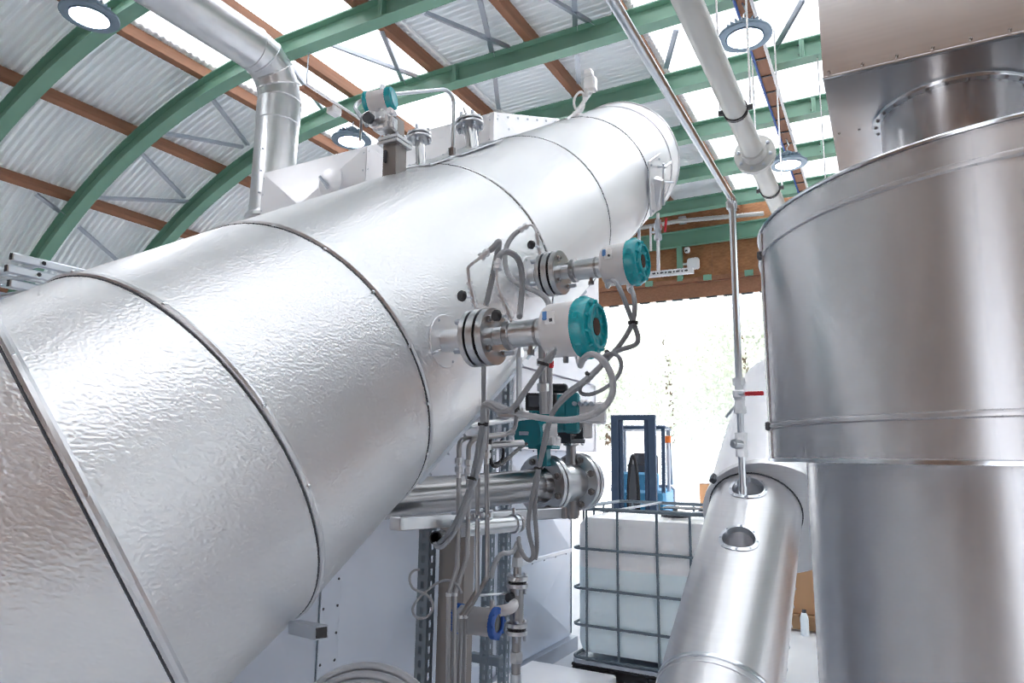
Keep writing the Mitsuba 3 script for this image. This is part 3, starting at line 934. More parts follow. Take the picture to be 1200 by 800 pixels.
for p, d, lab in TIES:
    solo('cable_tie', lathe([(.010, -.004), (.0150, -.004), (.0150, .004), (.010, .004), (.010, -.004)], 16, frame(p, V(*d))), 'mat_black', lab, 'cable tie')


# ------------------------------------------------------------------ fittings on top of the drum
def stub_flange(parent, base, d, h, r, rf, bolts=4, th=.012, gap=.02, mt='mat_steel'):
    M = frame(base, d)
    part(parent, 'stub', lathe([(r, -.06), (r, h), (0, h)], 24, M), mt)
    for z in (h - th, h + gap - th):
        part(parent, 'flange', lathe([(0, z)] + [(a, z + b) for a, b in flange_ring(.01, rf, th)[:4]] + [(0, z + th)], 32, M), mt)
    part(parent, 'gasket', lathe([(0, h), (rf * .8, h), (rf * .8, h + gap - th), (0, h + gap - th)], 24, M), 'mat_dark')
    for k in range(bolts):
        a = 2 * math.pi * k / bolts + .4
        q = M[:3, 3] + rf * .76 * (math.cos(a) * M[:3, 0] + math.sin(a) * M[:3, 1])
        part(parent, 'stud', rod(q + M[:3, 2] * (h - th - .022), q + M[:3, 2] * (h + gap + .024), rf * .11, 8), 'mat_zinc')
        bolt_at(parent, q + M[:3, 2] * (h + gap), M[:3, 2], rf * .17, 'mat_zinc')
        bolt_at(parent, q + M[:3, 2] * (h - th), -M[:3, 2], rf * .17, 'mat_zinc')
    return M


f1 = thing('flanged_stub', 'small bolted flange stub on the drum crest between the square duct and the bent tube', 'pipe stub')
stub_flange(f1, drum(2.82, 88), V(-.13, .02, 1), .125, .020, .052, 4, .011, .016)
f2 = thing('flanged_stub', 'stubby capped flange with a spike, right of the bent tube on the drum crest', 'pipe stub')
stub_flange(f2, drum(3.28, 88), V(-.17, -.02, 1), .125, .030, .068, 6, .013, .020)
_top = drum(3.28, 88) + unit(V(-.17, -.02, 1)) * .14
part(f2, 'spike', rod(_top, _top + V(-.035, -.0, .085), .009, 10, .003), 'mat_dullsteel')
bt = thing('bent_tube', 'thin polished tube rising from the drum crest and bending over to the left', 'tube')
bb0 = drum(3.05, 86)
part(bt, 'pipe', tube(path_fillet([bb0 - NX * .01, bb0 + V(.0, 0, .322), (-1.736, 1.939, 2.928), (-1.808, 1.906, 2.893), (-1.710, 1.890, 2.773)], .045), .0088, 12), 'mat_polished')
part(bt, 'socket', rod(bb0 - NX * .02, bb0 + V(0, 0, .035), .017, 16), 'mat_dullsteel')
# square duct with the valve and the small teal topped transmitter
sd = thing('square_sampling_duct', 'dark square duct standing on the drum crest with a flange collar', 'duct')
q0 = drum(2.625, 88)
q1, q2 = V(q0[0] - .004, q0[1], q0[2] + .120), V(q0[0] - .012, q0[1], q0[2] + .225)
part(sd, 'shaft', bar(q0 - V(0, 0, .06), q1, .066, .066, (1, .0, 0), .003), 'mat_column', False)
part(sd, 'shaft', bar(q1, q2, .056, .056, (1, .0, 0), .003), 'mat_column', False)
for z0, z1, m_, w_ in ((-.012, .002, 'mat_steel', .098), (.002, .005, 'mat_dark', .088), (.005, .019, 'mat_steel', .098)):
    part(sd, 'gasket' if m_ == 'mat_dark' else 'flange', bar(q1 + V(0, 0, z0), q1 + V(0, 0, z1), w_, w_, (1, 0, 0), .002 if w_ > .09 else 0), m_, False)
for dx in (-.040, 0, .040):
    for dy in (-.040, .040):
        bolt_at(sd, q1 + V(dx, dy, .019), V(0, 0, 1), .007, 'mat_zinc')
part(sd, 'side_latch', box(q0 + V(-.02, -.036, .06), (.012, .012, .05), None, .003), 'mat_dark', False)
vt = thing('crest_transmitter', 'small grey transmitter with two turquoise caps above the square duct on the drum', 'transmitter')
c = V(*(-1.610, 1.843, 2.829)); hx = unit(V(.94, .3, .10))
part(vt, 'housing', rod(c - hx * .040, c + hx * .030, .040, 32), 'mat_offwhite')
part(vt, 'cap', lathe([(0, 0), (.040, 0), (.043, .004), (.043, .024), (.035, .030), (0, .032)], 32, frame(c + hx * .03, hx)), 'mat_teal', label='turquoise cap')
part(vt, 'cap', lathe([(0, 0), (.040, 0), (.043, .004), (.043, .014), (.035, .02), (0, .021)], 32, frame(c - hx * .04, -hx)), 'mat_teal', label='turquoise cap')
part(vt, 'stem', rod(c + V(.01, 0, -.12), c + V(.01, 0, .060), .010, 12), 'mat_polished')
part(vt, 'bracket', box(c + V(.015, -.01, -.085), (.075, .04, .05), None, .006), 'mat_steel', False)
mv = thing('manifold_valve', 'tangle of small polished valve fittings on top of the square duct', 'valve')
c = V(*(-1.559, 1.825, 2.707))
for k, (dx, dz, L, a) in enumerate([(-.04, .025, .055, (0, 0, 1)), (.024, .0, .05, (0, 0, 1)), (.048, -.01, .04, (0, 0, 1)), (-.016, .016, .056, (1, 0, 0)), (.0, -.016, .064, (1, .2, 0)), (.048, .03, .04, (0, 1, 0))]):
    d = unit(V(*a))
    fitting(mv, c + V(dx, -.024, dz) - d * L / 2, c + V(dx, -.024, dz) + d * L / 2, .012)
part(mv, 'block', box(c, (.085, .045, .05), None, .007), 'mat_steel', False)
part(mv, 'handle', tube(path_fillet([c + V(-.085, -.04, -.06), c + V(-.085, -.04, .04), c + V(-.045, -.04, .05)], .018), .005, 10), 'mat_polished')
part(mv, 'gauge', rod(c + V(-.04, -.04, .016), c + V(-.04, -.062, .016), .020, 24), 'mat_dark')
# white sensor box on the drum's end
sb = thing('sensor_box', 'white plastic sensor box on a stalk above the drum end', 'sensor')
s0, s1 = drum(4.80, 92), V(*(-1.416, 3.488, 3.680))
part(sb, 'foot', rod(s0 - NX * .01, s0 + NX * .03, .045, 24, .02), 'mat_white')
part(sb, 'stalk', rod(s0 + NX * .02, s1 + V(0, 0, -.03), .012, 12), 'mat_white')
part(sb, 'box', box(s1 + V(0, 0, .02), (.072, .06, .095), None, .012), 'mat_white', False)
part(sb, 'gland', rod(s1 + V(-.02, -.02, -.06), s1 + V(-.02, -.02, -.01), .012, 10), 'mat_offwhite')
cable('white cable curling in a ring beside the sensor box', [s1 + V(-.02, -.02, -.05), (-1.455, 3.475, 3.634), (-1.459, 3.484, 3.574), (-1.477, 3.461, 3.528), (-1.497, 3.432, 3.558), (-1.484, 3.427, 3.618), (-1.456, 3.450, 3.644), (-1.454, 3.471, 3.599), (-1.482, 3.446, 3.528), (-1.516, 3.363, 3.443)], .0075, 'mat_white')
part(sb, 'terminal', box(V(*(-1.419, 3.469, 3.766)), (.05, .05, .04), None, .008), 'mat_white', False)
# top hatch plates with rivets along the crest (cladding patches)
for t, a, w, l in ((2.84, 86, .16, .20), (3.20, 88, .2, .42)):
    p = drum(t, a, .002)
    part(dk, 'crest_patch', xf(box((0, 0, .002), (l, w, .005), None, .001), frame(p, drum_n(a), AX)), 'mat_galv', False)
    for u in (-.4, -.13, .13, .4):
        for w_ in (-.42, .42):
            bolt_at(dk, (frame(p, drum_n(a), AX) @ [u * l, w_ * w, .004, 1])[:3], drum_n(a), .0055, 'mat_zinc', 'rivet', domescrew)


# ------------------------------------------------------------------ machine housing below and behind the drum
def cross_panel(o, u, v, depth=.012, rim=.0):
    """sheet panel with cross breaks: corner o, edge vectors u and v, outward normal u x v; a low pyramid"""
    o, u, v = V(*o), V(*u), V(*v)
    n = unit(np.cross(u, v))
    p = [o, o + u, o + u + v, o + v]
    q = [x + n * .003 for x in p]
    c = o + (u + v) / 2 + n * (.003 + depth)
    vv = np.array(p + q + [c])
    f = [(4, 5, 8), (5, 6, 8), (6, 7, 8), (7, 4, 8)]
    for i in range(4):
        j = (i + 1) % 4
        f += [(i, j, 4 + j), (i, 4 + j, 4 + i)]
    return trimesh.Trimesh(vv, np.array(f), process=False)


HX = -2.32
mh = thing('machine_housing', 'large pale sheet metal housing with cross creased panels below and behind the drum', 'machine')
part(mh, 'base_body', box((HX - .53, 3.5, 1.02), (1.04, 3.5, 1.84)), 'mat_panel', False)
ys = [1.75, 2.421, 2.553, 4.05, 5.24]
for a, b in zip(ys[:-1], ys[1:]):
    if b - a < .3:
        cs_ = part(mh, 'cover_strip', box((HX + .002, (a + b) / 2, 1.02), (.012, b - a, 1.82), None, .002), 'mat_panel', False, label='narrow upright cover strip')
        for z in np.arange(.2, 1.9, .12):
            for y in (a + .02, b - .02):
                bolt_at(cs_, (HX + .008, y, z), (1, 0, 0), .0065, 'mat_dark', 'screw', domescrew)
        continue
    for z0, z1 in (((.12, 1.93),) if b < 4.1 else ((.12, .755), (.765, 1.56))):
        sp_ = part(mh, 'side_panel', cross_panel((HX, a + .004, z0), (0, b - a - .008, 0), (0, 0, z1 - z0), .034), 'mat_panel', False)
        for k in range(6):
            y = a + (b - a) * (k + .5) / 6
            bolt_at(sp_, (HX + .004, y, z1 - .018), (1, 0, 0), .0065, 'mat_dark', 'screw', domescrew)
    part(mh, 'panel_joint', box((HX + .003, b, .84 if b > 4.5 else 1.02), (.010, .008, 1.44 if b > 4.5 else 1.82)), 'mat_strut', False)
part(mh, 'joint_strip', box((HX + .006, 4.65, .76), (.012, 1.18, .03), None, .003), 'mat_galv', False)
part(mh, 'base_frame', box((HX - .50, 3.5, .05), (1.1, 3.54, .10)), 'mat_zinc', False)
# plinth tray in front of the housing
solo('floor_plinth', box((HX + .36, 3.65, .055), (.62, 1.62, .11), None, .01), 'mat_white', 'low white plinth on the floor beside the pale housing', 'plinth', smooth=False)

# tall square hood: big flat casing whose front faces the camera behind the drum
hd = thing('extract_hood', 'tall white sheet metal hood casing standing behind the drum crest', 'duct casing')
HF, HR_, HL, HT, HB = 3.62, -2.165, -4.37, 3.77, 2.115
part(hd, 'body', box(((HL + HR_) / 2, HF + .94, (HT + HB) / 2), (HR_ - HL - .01, 1.86, HT - HB - .01)), 'mat_whitepanel', False)
xs = [HL, -3.26, HR_]
part(hd, 'front_panel', cross_panel((HL, HF, HB), (HR_ - HL, 0, 0), (0, 0, 2.955 - HB), .03), 'mat_whitepanel', False)
for a, b in zip(xs[:-1], xs[1:]):
    fp_ = part(hd, 'front_panel', cross_panel((a + .003, HF, 2.96), (b - a - .006, 0, 0), (0, 0, HT - 2.96), .11), 'mat_whitepanel', False)
    for k in range(6):
        for x in (a + .025, b - .025):
            bolt_at(fp_, (x, HF - .005, HT - .05 - .14 * k), (0, -1, 0), .008, 'mat_zinc', 'screw', domescrew)
part(hd, 'side_panel', cross_panel((HR_, HF, HB), (0, 1.87, 0), (0, 0, HT - HB), .03), 'mat_whitepanel', False)
for k in range(9):
    bolt_at(hd, (HR_ + .004, HF + .04 + .16 * k, HT - .03), (1, 0, 0), .008, 'mat_zinc', 'screw', domescrew)
part(hd, 'corner_strip', box((HR_ - .008, HF - .004, (HT + HB) / 2), (.03, .012, HT - HB)), 'mat_whitepanel', False)
# inspection disc on the hood front
part(hd, 'inspection_cover', lathe([(0, 0), (.115, 0), (.115, .008), (.08, .016), (0, .018)], 32, frame((-3.520, 3.535, 3.505), (0, -1, 0))), 'mat_whitepanel', label='round inspection cover')
part(hd, 'cover_handle', rod((-3.591, 3.490, 3.542), (-3.516, 3.500, 3.444), .012, 10), 'mat_zinc')
# sloping chute from the hood towards the drum end
ch = thing('sloping_chute', 'white sloping chute duct from the hood towards the drum end', 'duct casing')
pA, pB = V(*(-2.436, 4.050, 4.048)), V(*(-2.211, 4.750, 4.269))
part(ch, 'body', hull([pA, pB, pA + V(-.1, .6, 0), pB + V(-.1, .6, 0), pA + V(0, 0, -.55), pB + V(.0, 0, -.45), pA + V(-.1, .6, -.55), pB + V(-.1, .6, -.45)]), 'mat_whitepanel', False)
for k in range(7):
    f = (k + .5) / 7
    bolt_at(ch, pA * (1 - f) + pB * f + V(.01, -.012, -.04), unit(V(.7, -.7, 0)), .009, 'mat_zinc', 'screw', domescrew)
# side cabinet of the machine: the upright white casing whose right edge stands against the gate
sc_ = thing('upper_casing', 'white casing box on the housing side, behind the teal actuators', 'cabinet')
part(sc_, 'body', box((-2.245, 4.72, 1.83), (.11, 1.50, .56), None, .004), 'mat_whitepanel', False)
XR = -2.25
part(sc_, 'side_panel', cross_panel((-2.188, 4.0, 1.58), (0, 1.44, 0), (0, 0, .50), .008), 'mat_whitepanel', False)
part(sc_, 'edge_strip', box((-2.186, 5.455, 1.83), (.02, .03, .56)), 'mat_white', False)

# the bent silver duct
dv = thing('bent_duct', 'shiny silver round duct rising behind the drum and bending towards the upper left corner', 'duct')
dx, dy, dr_ = -4.63, 3.95, .185
zE = 4.98
part(dv, 'upright', lathe([(dr_, 3.2), (dr_, 4.42)], 40, frame((dx, dy, 0), (0, 0, 1))), 'mat_galv')
part(dv, 'sleeve', lathe([(dr_ + .001, 4.415), (dr_ + .007, 4.42), (dr_ + .007, 4.60), (dr_ + .001, 4.605)], 40, frame((dx, dy, 0), (0, 0, 1))), 'mat_galv')
part(dv, 'base_collar', lathe([(dr_, 3.50), (dr_ + .03, 3.50), (dr_ + .03, 3.53), (dr_, 3.56)], 40, frame((dx, dy, 0), (0, 0, 1))), 'mat_galv')
rb_, nseg = .34, 4
cc = V(dx, dy - rb_, zE - rb_)
prev = None
for k in range(nseg + 1):
    a = math.pi / 2 * k / nseg
    nrm = V(0, -math.sin(a), math.cos(a))
    cen = cc + rb_ * V(0, math.cos(a), math.sin(a))
    ring = np.array([cen + dr_ * (math.cos(b) * V(1, 0, 0) + math.sin(b) * V(0, math.cos(a), math.sin(a))) for b in np.linspace(0, 2 * math.pi, 41)])
    if prev is not None:
        m, uv = ring_strip(prev[0], ring)
        part(dv, 'elbow_segment', m, 'mat_galv', True)
    part(dv, 'elbow_seam', tube(ring, .007, 6), 'mat_galv')
    prev = (ring, cen)
part(dv, 'upright', lathe([(dr_, 4.60), (dr_, zE - rb_)], 40, frame((dx, dy, 0), (0, 0, 1))), 'mat_galv')
part(dv, 'level_run', lathe([(dr_, 0), (dr_, 1.45)], 40, frame((dx, dy - rb_, zE), (0, -1, 0))), 'mat_galv')
part(dv, 'level_run', lathe([(dr_ + .004, 1.44), (dr_ + .008, 1.45), (dr_ + .008, 1.50), (dr_ + .003, 1.51), (dr_, 5.6)], 40, frame((dx, dy - rb_, zE), (0, -1, 0))), 'mat_galv')
for y in (3.35, 2.95, 2.2):
    q = V(dx + .08, y, zE + .155)
    part(dv, 'joint_clip', cat(bar(q + V(.055, 0, -.05), q + V(.085, 0, -.17), .008, .02), bar(q + V(.055, .09, -.05), q + V(.085, .09, -.17), .008, .02), bar(q + V(.055, 0, -.05), q + V(.055, .09, -.05), .015, .012)), 'mat_polished', False)
for z in (4.1, 3.9, 3.7):
    bolt_at(dv, (dx + .05, dy - dr_ - .0, z), (0.2, -1, 0), .01, 'mat_zinc', 'rivet', domescrew)

# stacked ladders at the left edge
for k, (x, z, y0) in enumerate(((-3.69, 2.425, 1.61), (-3.70, 2.365, 1.60), (-3.70, 2.295, 1.62))):
    ld = thing('ladder', ('topmost of the stacked aluminium ladders at the left edge', 'middle one of the stacked aluminium ladders at the left edge', 'lowest of the stacked aluminium ladders at the left edge')[k], 'ladder')
    for s, sx in enumerate((0, -.36)):
        part(ld, 'rail', bar((x + sx, y0, z), (x + sx, 3.52, z), .026, .044, (0, 0, 1), .006), 'mat_polished', False)
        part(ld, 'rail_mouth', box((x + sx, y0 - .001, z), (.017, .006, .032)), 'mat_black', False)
    for q in range(7):
        rg = part(ld, 'rung', rod((x + .018, y0 + .14 + .28 * q, z), (x - .378, y0 + .14 + .28 * q, z), .015, 10), 'mat_polished')
        part(rg, 'end_plug', rod((x + .0135, y0 + .14 + .28 * q, z), (x + .0195, y0 + .14 + .28 * q, z), .011, 10), 'mat_black')
rk = thing('ladder_rack', 'zinc rack carrying the stacked ladders', 'rack')
part(rk, 'post', bar((-3.88, 2.2, .0), (-3.88, 2.2, 2.22), .06, .06, (1, 0, 0)), 'mat_zinc', False)
part(rk, 'arm', bar((-4.2, 2.2, 2.25), (-3.62, 2.2, 2.25), .05, .045), 'mat_zinc', False)
part(rk, 'post', bar((-3.88, 3.2, .0), (-3.88, 3.2, 2.22), .06, .06, (1, 0, 0)), 'mat_zinc', False)
part(rk, 'arm', bar((-4.2, 3.2, 2.25), (-3.62, 3.2, 2.25), .05, .045), 'mat_zinc', False)


# ------------------------------------------------------------------ high bay lamps
def lamp(p, label, top):
    th = thing('high_bay_lamp', label, 'lamp')
    M = frame(p, (0, 0, 1))
    rim = part(th, 'rim', lathe([(.130, .012), (.150, .0), (.196, .004), (.200, .012), (.198, .024), (.10, .055), (.0, .058)], 56, M), 'mat_lamp', 40)
    part(rim, 'ring', lathe([(.126, .010), (.131, -.004), (.137, -.004), (.140, .010), (.126, .010)], 56, M), 'mat_lamp')
    key = part(th, 'diffuser', lathe([(0, .008), (.129, .008)], 40, M), 'mat_white', True, label='glowing round diffuser')
    scene[key]['emitter'] = {'type': 'area', 'radiance': rgb(LAMP_RADIANCE, LAMP_RADIANCE, LAMP_RADIANCE * 1.05)}
    for k in range(20):
        a = 2 * math.pi * k / 20
        part(rim, 'cooling_fin', xf(box((.085, 0, .073), (.11, .006, .05)), M @ trimesh.transformations.rotation_matrix(a, (0, 0, 1))), 'mat_lamp', False)
    part(th, 'driver', lathe([(0, .05), (.06, .05), (.06, .13), (.04, .15), (0, .15)], 28, M), 'mat_lamp')
    part(th, 'hook', tube(path_fillet([V(*p) + V(0, 0, .14), V(*p) + V(0, 0, .20), V(*p) + V(.02, 0, .22), V(*top)], .01), .006, 8), 'mat_polished')
    return th


lamp((-5.01, 2.47, 4.68), 'large round high bay lamp at the top left corner', (-5.0, 2.47, 5.45))
lamp((-.755, 5.00, 4.70), 'round high bay lamp right of the grey pipe, nearer of the two in a row', (-.76, 5.0, 5.0))
lamp((-.755, 7.57, 4.70), 'round high bay lamp above the vessel rim, farther of the two in a row', (-.76, 7.57, 5.0))
lamp((-4.62, 4.89, 4.66), 'round high bay lamp behind the square duct on the drum crest', (-4.62, 4.89, 4.87))
# lath with cables that the two right lamps hang from
lt = thing('lamp_lath', 'brown wooden lath with white and blue cables carrying the two right lamps', 'cable lath')
for y0, y1 in ((2.6, 5.2), (5.2, 8.1), (8.1, 10.8)):
    part(lt, 'lath', box((-.76, (y0 + y1) / 2, 5.05), (.10, y1 - y0 - .01, .025)), 'mat_wood', False)
part(lt, 'white_cable', rod((-.70, 2.6, 5.03), (-.70, 10.8, 5.03), .014, 8), 'mat_white', label='white cable')
part(lt, 'blue_cable', rod((-.82, 2.6, 5.03), (-.82, 10.8, 5.03), .011, 8), 'mat_blue', label='blue cable')
for k in range(26):
    part(lt, 'cable_clip', box((-.76, 2.8 + .31 * k, 5.033), (.15, .014, .012)), 'mat_dark', False)
for y in (3.5, 5.376, 6.55, 7.73, 8.9, 10.08):
    part(lt, 'hanger', rod((-.76, y, 5.05), (-.76, y, 5.295), .006, 8), 'mat_zinc')
l2 = thing('lamp_lath', 'brown conduit lath hanging low beside the bent silver duct, ending at a round lamp', 'cable lath')
part(l2, 'lath', bar((-4.62, 4.18, 4.90), (-4.62, 8.5, 4.90), .075, .03), 'mat_wood', False)
part(l2, 'conduit', rod((-4.57, 4.18, 4.925), (-4.57, 8.5, 4.925), .014, 8), 'mat_white', label='white conduit')
part(l2, 'junction_box', box((-4.62, 4.62, 4.87), (.10, .13, .08), None, .012), 'mat_white', False, label='white junction box')
for y in (4.24, 5.376, 6.55, 7.73):
    part(l2, 'hanger', rod((-4.62, y, 4.9), (-4.62, y, 5.295), .006, 8), 'mat_zinc')
solo('roof_conduit', rod((-3.82, .0, 5.60), (-3.82, 10.7, 5.60), .018, 10), 'mat_white', 'white conduit running along the brown purlin at top centre', 'conduit')

# ------------------------------------------------------------------ overhead pipes
gp = thing('grey_plastic_pipe', 'thick grey plastic pipe running under the roof towards the gate', 'pipe')
gx, gz, gr = -.742, 3.80, .073
part(gp, 'pipe', rod((gx, .6, gz), (gx, 8.6, gz), gr, 40), 'mat_greypipe')
M = frame((gx, 5.11, gz), (0, 1, 0))
for z in (0, .03):
    part(gp, 'flange', lathe([(gr, z)] + [(a, z + b) for a, b in flange_ring(gr, .150, .026)[:4]] + [(gr, z + .026)], 48, M), 'mat_greypipe')
part(gp, 'flange_hub', lathe([(gr, -.10), (gr + .014, -.095), (gr + .018, .0), (gr, .0)], 40, M), 'mat_greypipe')
for k in range(8):
    a = 2 * math.pi * k / 8 + .2
    q = M[:3, 3] + .118 * (math.cos(a) * M[:3, 0] + math.sin(a) * M[:3, 1])
    bolt_at(gp, q - V(0, .001, 0), (0, -1, 0), .014, 'mat_zinc')
    bolt_at(gp, q + V(0, .056, 0), (0, 1, 0), .014, 'mat_zinc')
for y in (1.9, 4.38, 5.90):
    part(gp, 'pipe_clamp', cat(lathe([(gr, -.015), (gr + .008, -.015), (gr + .008, .015), (gr, .015)], 40, frame((gx, y, gz), (0, 1, 0))),
                               box((gx - gr - .02, y, gz), (.035, .02, .03)), box((gx + gr + .02, y, gz), (.035, .02, .03))), 'mat_black', label='black rubber lined pipe clamp')
    for s in (-1, 1):
        bolt_at(gp, (gx + s * (gr + .025), y, gz + .014), (0, 0, 1), .012, 'mat_polished')
        part(gp, 'hanger_rod', rod((gx + s * (gr + .025), y, gz), (gx + s * (gr + .025), y + .02, 5.29), .007, 8), 'mat_white', label='thin white hanger rod')
tube_thing('hanging_cord', 'thin white cord hanging from the roof right of the round lamp', 'cord', [(-.34, 6.56, 5.29), (-.34, 6.56, 4.4), (-.34, 6.56, 3.0)], .006, 'mat_white', 6)

# polished pipe with valves into the lower tube
pp = thing('polished_pipe', 'long polished steel pipe running overhead and dropping straight into the inclined tube', 'pipe')
px, py, pz = -.618, 3.435, 2.818
part(pp, 'overhead_run', rod((px, .7, pz), (px, py - .02, pz), .0175, 20), 'mat_polished')
part(pp, 'elbow', tube(path_fillet([(px, py - .05, pz), (px, py, pz), (px, py, pz - .06)], .028), .021, 16), 'mat_polished')
part(pp, 'drop', rod((px, py, pz - .03), (px - .006, py + .005, 1.30), .0172, 20), 'mat_polished')
part(pp, 'foot_socket', rod((px - .006, py + .005, 1.30), (px - .006, py + .005, 1.375), .022, 16), 'mat_polished')


def pipe_nut(z, r=.029, h=.036, nm='union_nut'):
    part(pp, nm, lathe([(0, -h / 2), (r, -h / 2), (r, h / 2), (0, h / 2)], 6, frame((px - .004, py + .003, z), (0, 0, 1))), 'mat_steel', False)


ZP = lambda y: float(np.interp(y, [240, 300, 446, 460, 475, 484, 512, 532, 560], [2.792, 2.518, 1.883, 1.824, 1.762, 1.724, 1.609, 1.528, 1.415]))
for y, r, h in ((240, .028, .04), (447, .030, .036), (455, .022, .05), (463, .027, .05), (473, .024, .03), (480, .030, .036), (511, .030, .035), (521, .026, .05), (531, .029, .035)):
    pipe_nut(ZP(y), r, h)
zc = ZP(462)
part(pp, 'valve_body', box((px - .004, py - .005, zc), (.055, .05, .05), None, .01), 'mat_steel', False)
part(pp, 'valve_lever', bar((px + .02, py - .03, zc), (px + .115, py - .035, zc), .018, .020, (0, 0, 1), .004), 'mat_red', False, label='red valve lever')
part(pp, 'valve_spindle', rod((px, py - .02, zc), (px + .03, py - .04, zc), .010, 10), 'mat_polished')
part(pp, 'side_valve', cat(rod((px - .004, py - .01, ZP(521)), (px - .03, py - .055, ZP(521) + .004), .022, 12), rod((px - .03, py - .055, ZP(521) + .004), (px - .034, py - .062, ZP(521) + .004), .013, 12)), 'mat_steel')
part(pp, 'valve_lever', bar((px - .02, py + .01, ZP(474)), (px - .075, py + .02, ZP(488)), .010, .012), 'mat_polished', False)

# ------------------------------------------------------------------ lower inclined steel tube with two holes
A3 = AX
C3 = V(-.61107, 1.17817, -.34494)
it = thing('inclined_tube', 'inclined bare steel tube with two round hand holes at its upper end', 'tube')
TR = .22
F3 = frame(C3, A3, V(1, 0, 0))
HOLES = [(2.845, 88.5, .072), (2.466, 86.0, .068)]
th_ = np.linspace(0, 2 * math.pi, 121); ts = np.linspace(1.55, 3.05, 121)
TT, AA = np.meshgrid(ts, th_[:-1], indexing='ij')


def on_tube(t, a, dr=0.0):
    return C3 + np.multiply.outer(t, A3) + (TR + dr) * (np.multiply.outer(np.cos(a), V(1, 0, 0)) + np.multiply.outer(np.sin(a), NX))


_out = trimesh.creation.cylinder(TR, 1.80, sections=128); _in = trimesh.creation.cylinder(TR - .006, 1.78, sections=128)


def to_man(m):
    return manifold3d.Manifold(manifold3d.Mesh(np.asarray(m.vertices, np.float32), np.asarray(m.faces, np.uint32)))


man = to_man(_out) - to_man(_in)
for t, a, r in HOLES:
    c = trimesh.creation.cylinder(r, .3, sections=48)
    ar = math.radians(a)
    d = V(math.cos(ar), -math.sin(ar), 0)
    c.apply_transform(frame(d * TR + V(0, 0, t - 2.18), d, V(0, 0, 1)))
    man = man - to_man(c)
_m = man.to_mesh()
m = trimesh.Trimesh(_m.vert_properties[:, :3], _m.tri_verts)
m.apply_transform(frame(C3 + 2.18 * A3, A3, V(1, 0, 0)))
part(it, 'tube_wall', m, 'mat_sheet', 25)
for t, a, r in HOLES:
    ar = math.radians(a)
    d = math.cos(ar) * V(1, 0, 0) + math.sin(ar) * NX
    # saddle shaped collar that follows the tube
    ph = np.linspace(0, 2 * math.pi, 49)

    def ringpts(rad, lift):
        u, w = rad * np.cos(ph), rad * np.sin(ph)
        aa = ar + w / TR
        return C3 + np.outer(t + u, A3) + (TR + lift) * (np.outer(np.cos(aa), V(1, 0, 0)) + np.outer(np.sin(aa), NX))
    strips = [ring_strip(ringpts(r + .018, .0), ringpts(r + .018, .004))[0], ring_strip(ringpts(r + .018, .004), ringpts(r + .001, .006))[0], ring_strip(ringpts(r + .001, .006), ringpts(r - .002, -.02))[0]]
    part(it, 'hole_sleeve', lathe([(.0, -.11), (r * .98, -.11), (r * .99, -.012)], 40, frame(C3 + t * A3 + TR * d, d)), 'mat_sheet')
    mm = cat(*strips); mm.merge_vertices(digits_vertex=6)
    part(it, 'hole_collar', mm, 'mat_polished', 30, label='bright collar of a hand hole')
    pts = ringpts(r + .010, .0055)
    for k in range(0, 48, 6):
        bolt_at(it, pts[k], d, .0045, 'mat_zinc', 'screw', domescrew)
part(it, 'seam_bead', lathe([(TR - .002, 1.80), (TR + .005, 1.803), (TR + .006, 1.812), (TR + .004, 1.82), (TR - .002, 1.823)], 96, F3), 'mat_polished')
part(it, 'seam_bead', lathe([(TR - .002, 1.775), (TR + .003, 1.778), (TR + .003, 1.783), (TR - .002, 1.786)], 96, F3), 'mat_galv')
for k in range(12):
    t = 1.6 + .11 * k
    bolt_at(it, on_tube(np.array([t]), np.array([-.20]))[0], on_tube(np.array([t]), np.array([-.20]), 1.0)[0] - on_tube(np.array([t]), np.array([-.20]))[0], .006, 'mat_zinc', 'rivet', domescrew)
part(it, 'support_foot', bar(C3 + 1.62 * A3 + V(0, 0, -.2), (C3 + 1.62 * A3) * V(1, 1, 0), .08, .08, (1, 0, 0)), 'mat_zinc', False)
# the wider white drum that receives the tube
wd = thing('white_receiving_drum', 'wide white inclined drum with a grey end ring that takes in the steel tube', 'drum')
OC = C3 + .068 * V(1, 0, 0) - .055 * NX
FO = frame(OC, A3, V(1, 0, 0))
m = lathe([(.328, 2.975), (.328, 4.25), (.0, 4.26)], 96, FO)
part(wd, 'shell', m, 'mat_whitepanel')
# end ring: annulus with an eccentric opening for the tube
ph = np.linspace(0, 2 * math.pi, 97)
o_ = OC + np.outer(np.cos(ph), V(1, 0, 0)) * .335 + np.outer(np.sin(ph), NX) * .335
i_ = C3 + np.outer(np.cos(ph), V(1, 0, 0)) * (TR + .002) + np.outer(np.sin(ph), NX) * (TR + .002)
mm = cat(ring_strip(o_ + 2.965 * A3, i_ + 2.965 * A3)[0], ring_strip(o_ + 3.0 * A3, o_ + 2.965 * A3)[0])
part(wd, 'end_ring', mm, 'mat_sheet', 30, label='grey flat end ring')
part(wd, 'ring_gap', tube(i_ + 2.963 * A3, .004, 6), 'mat_dark')
a = math.radians(138)
part(wd, 'ring_latch', box(OC + .34 * (math.cos(a) * V(1, 0, 0) + math.sin(a) * NX) + 2.98 * A3, (.05, .03, .03), frame((0, 0, 0), math.cos(a) * V(1, 0, 0) + math.sin(a) * NX, A3), .004), 'mat_dark', False)

# ------------------------------------------------------------------ vertical vessel at the right
vs_ = thing('steel_vessel', 'large upright brushed steel vessel filling the right edge', 'vessel')
vx, vy = .344, 2.0
FV = frame((vx, vy, 0), (0, 0, 1), V(1, 0, 0))


def vshell(name, prof, mt='mat_vessel', **kw):
    m, uv = lathe(prof, 160, FV, uv=True)
    part(vs_, name, m, mt, True, uv=uv * [8, 8], **kw)


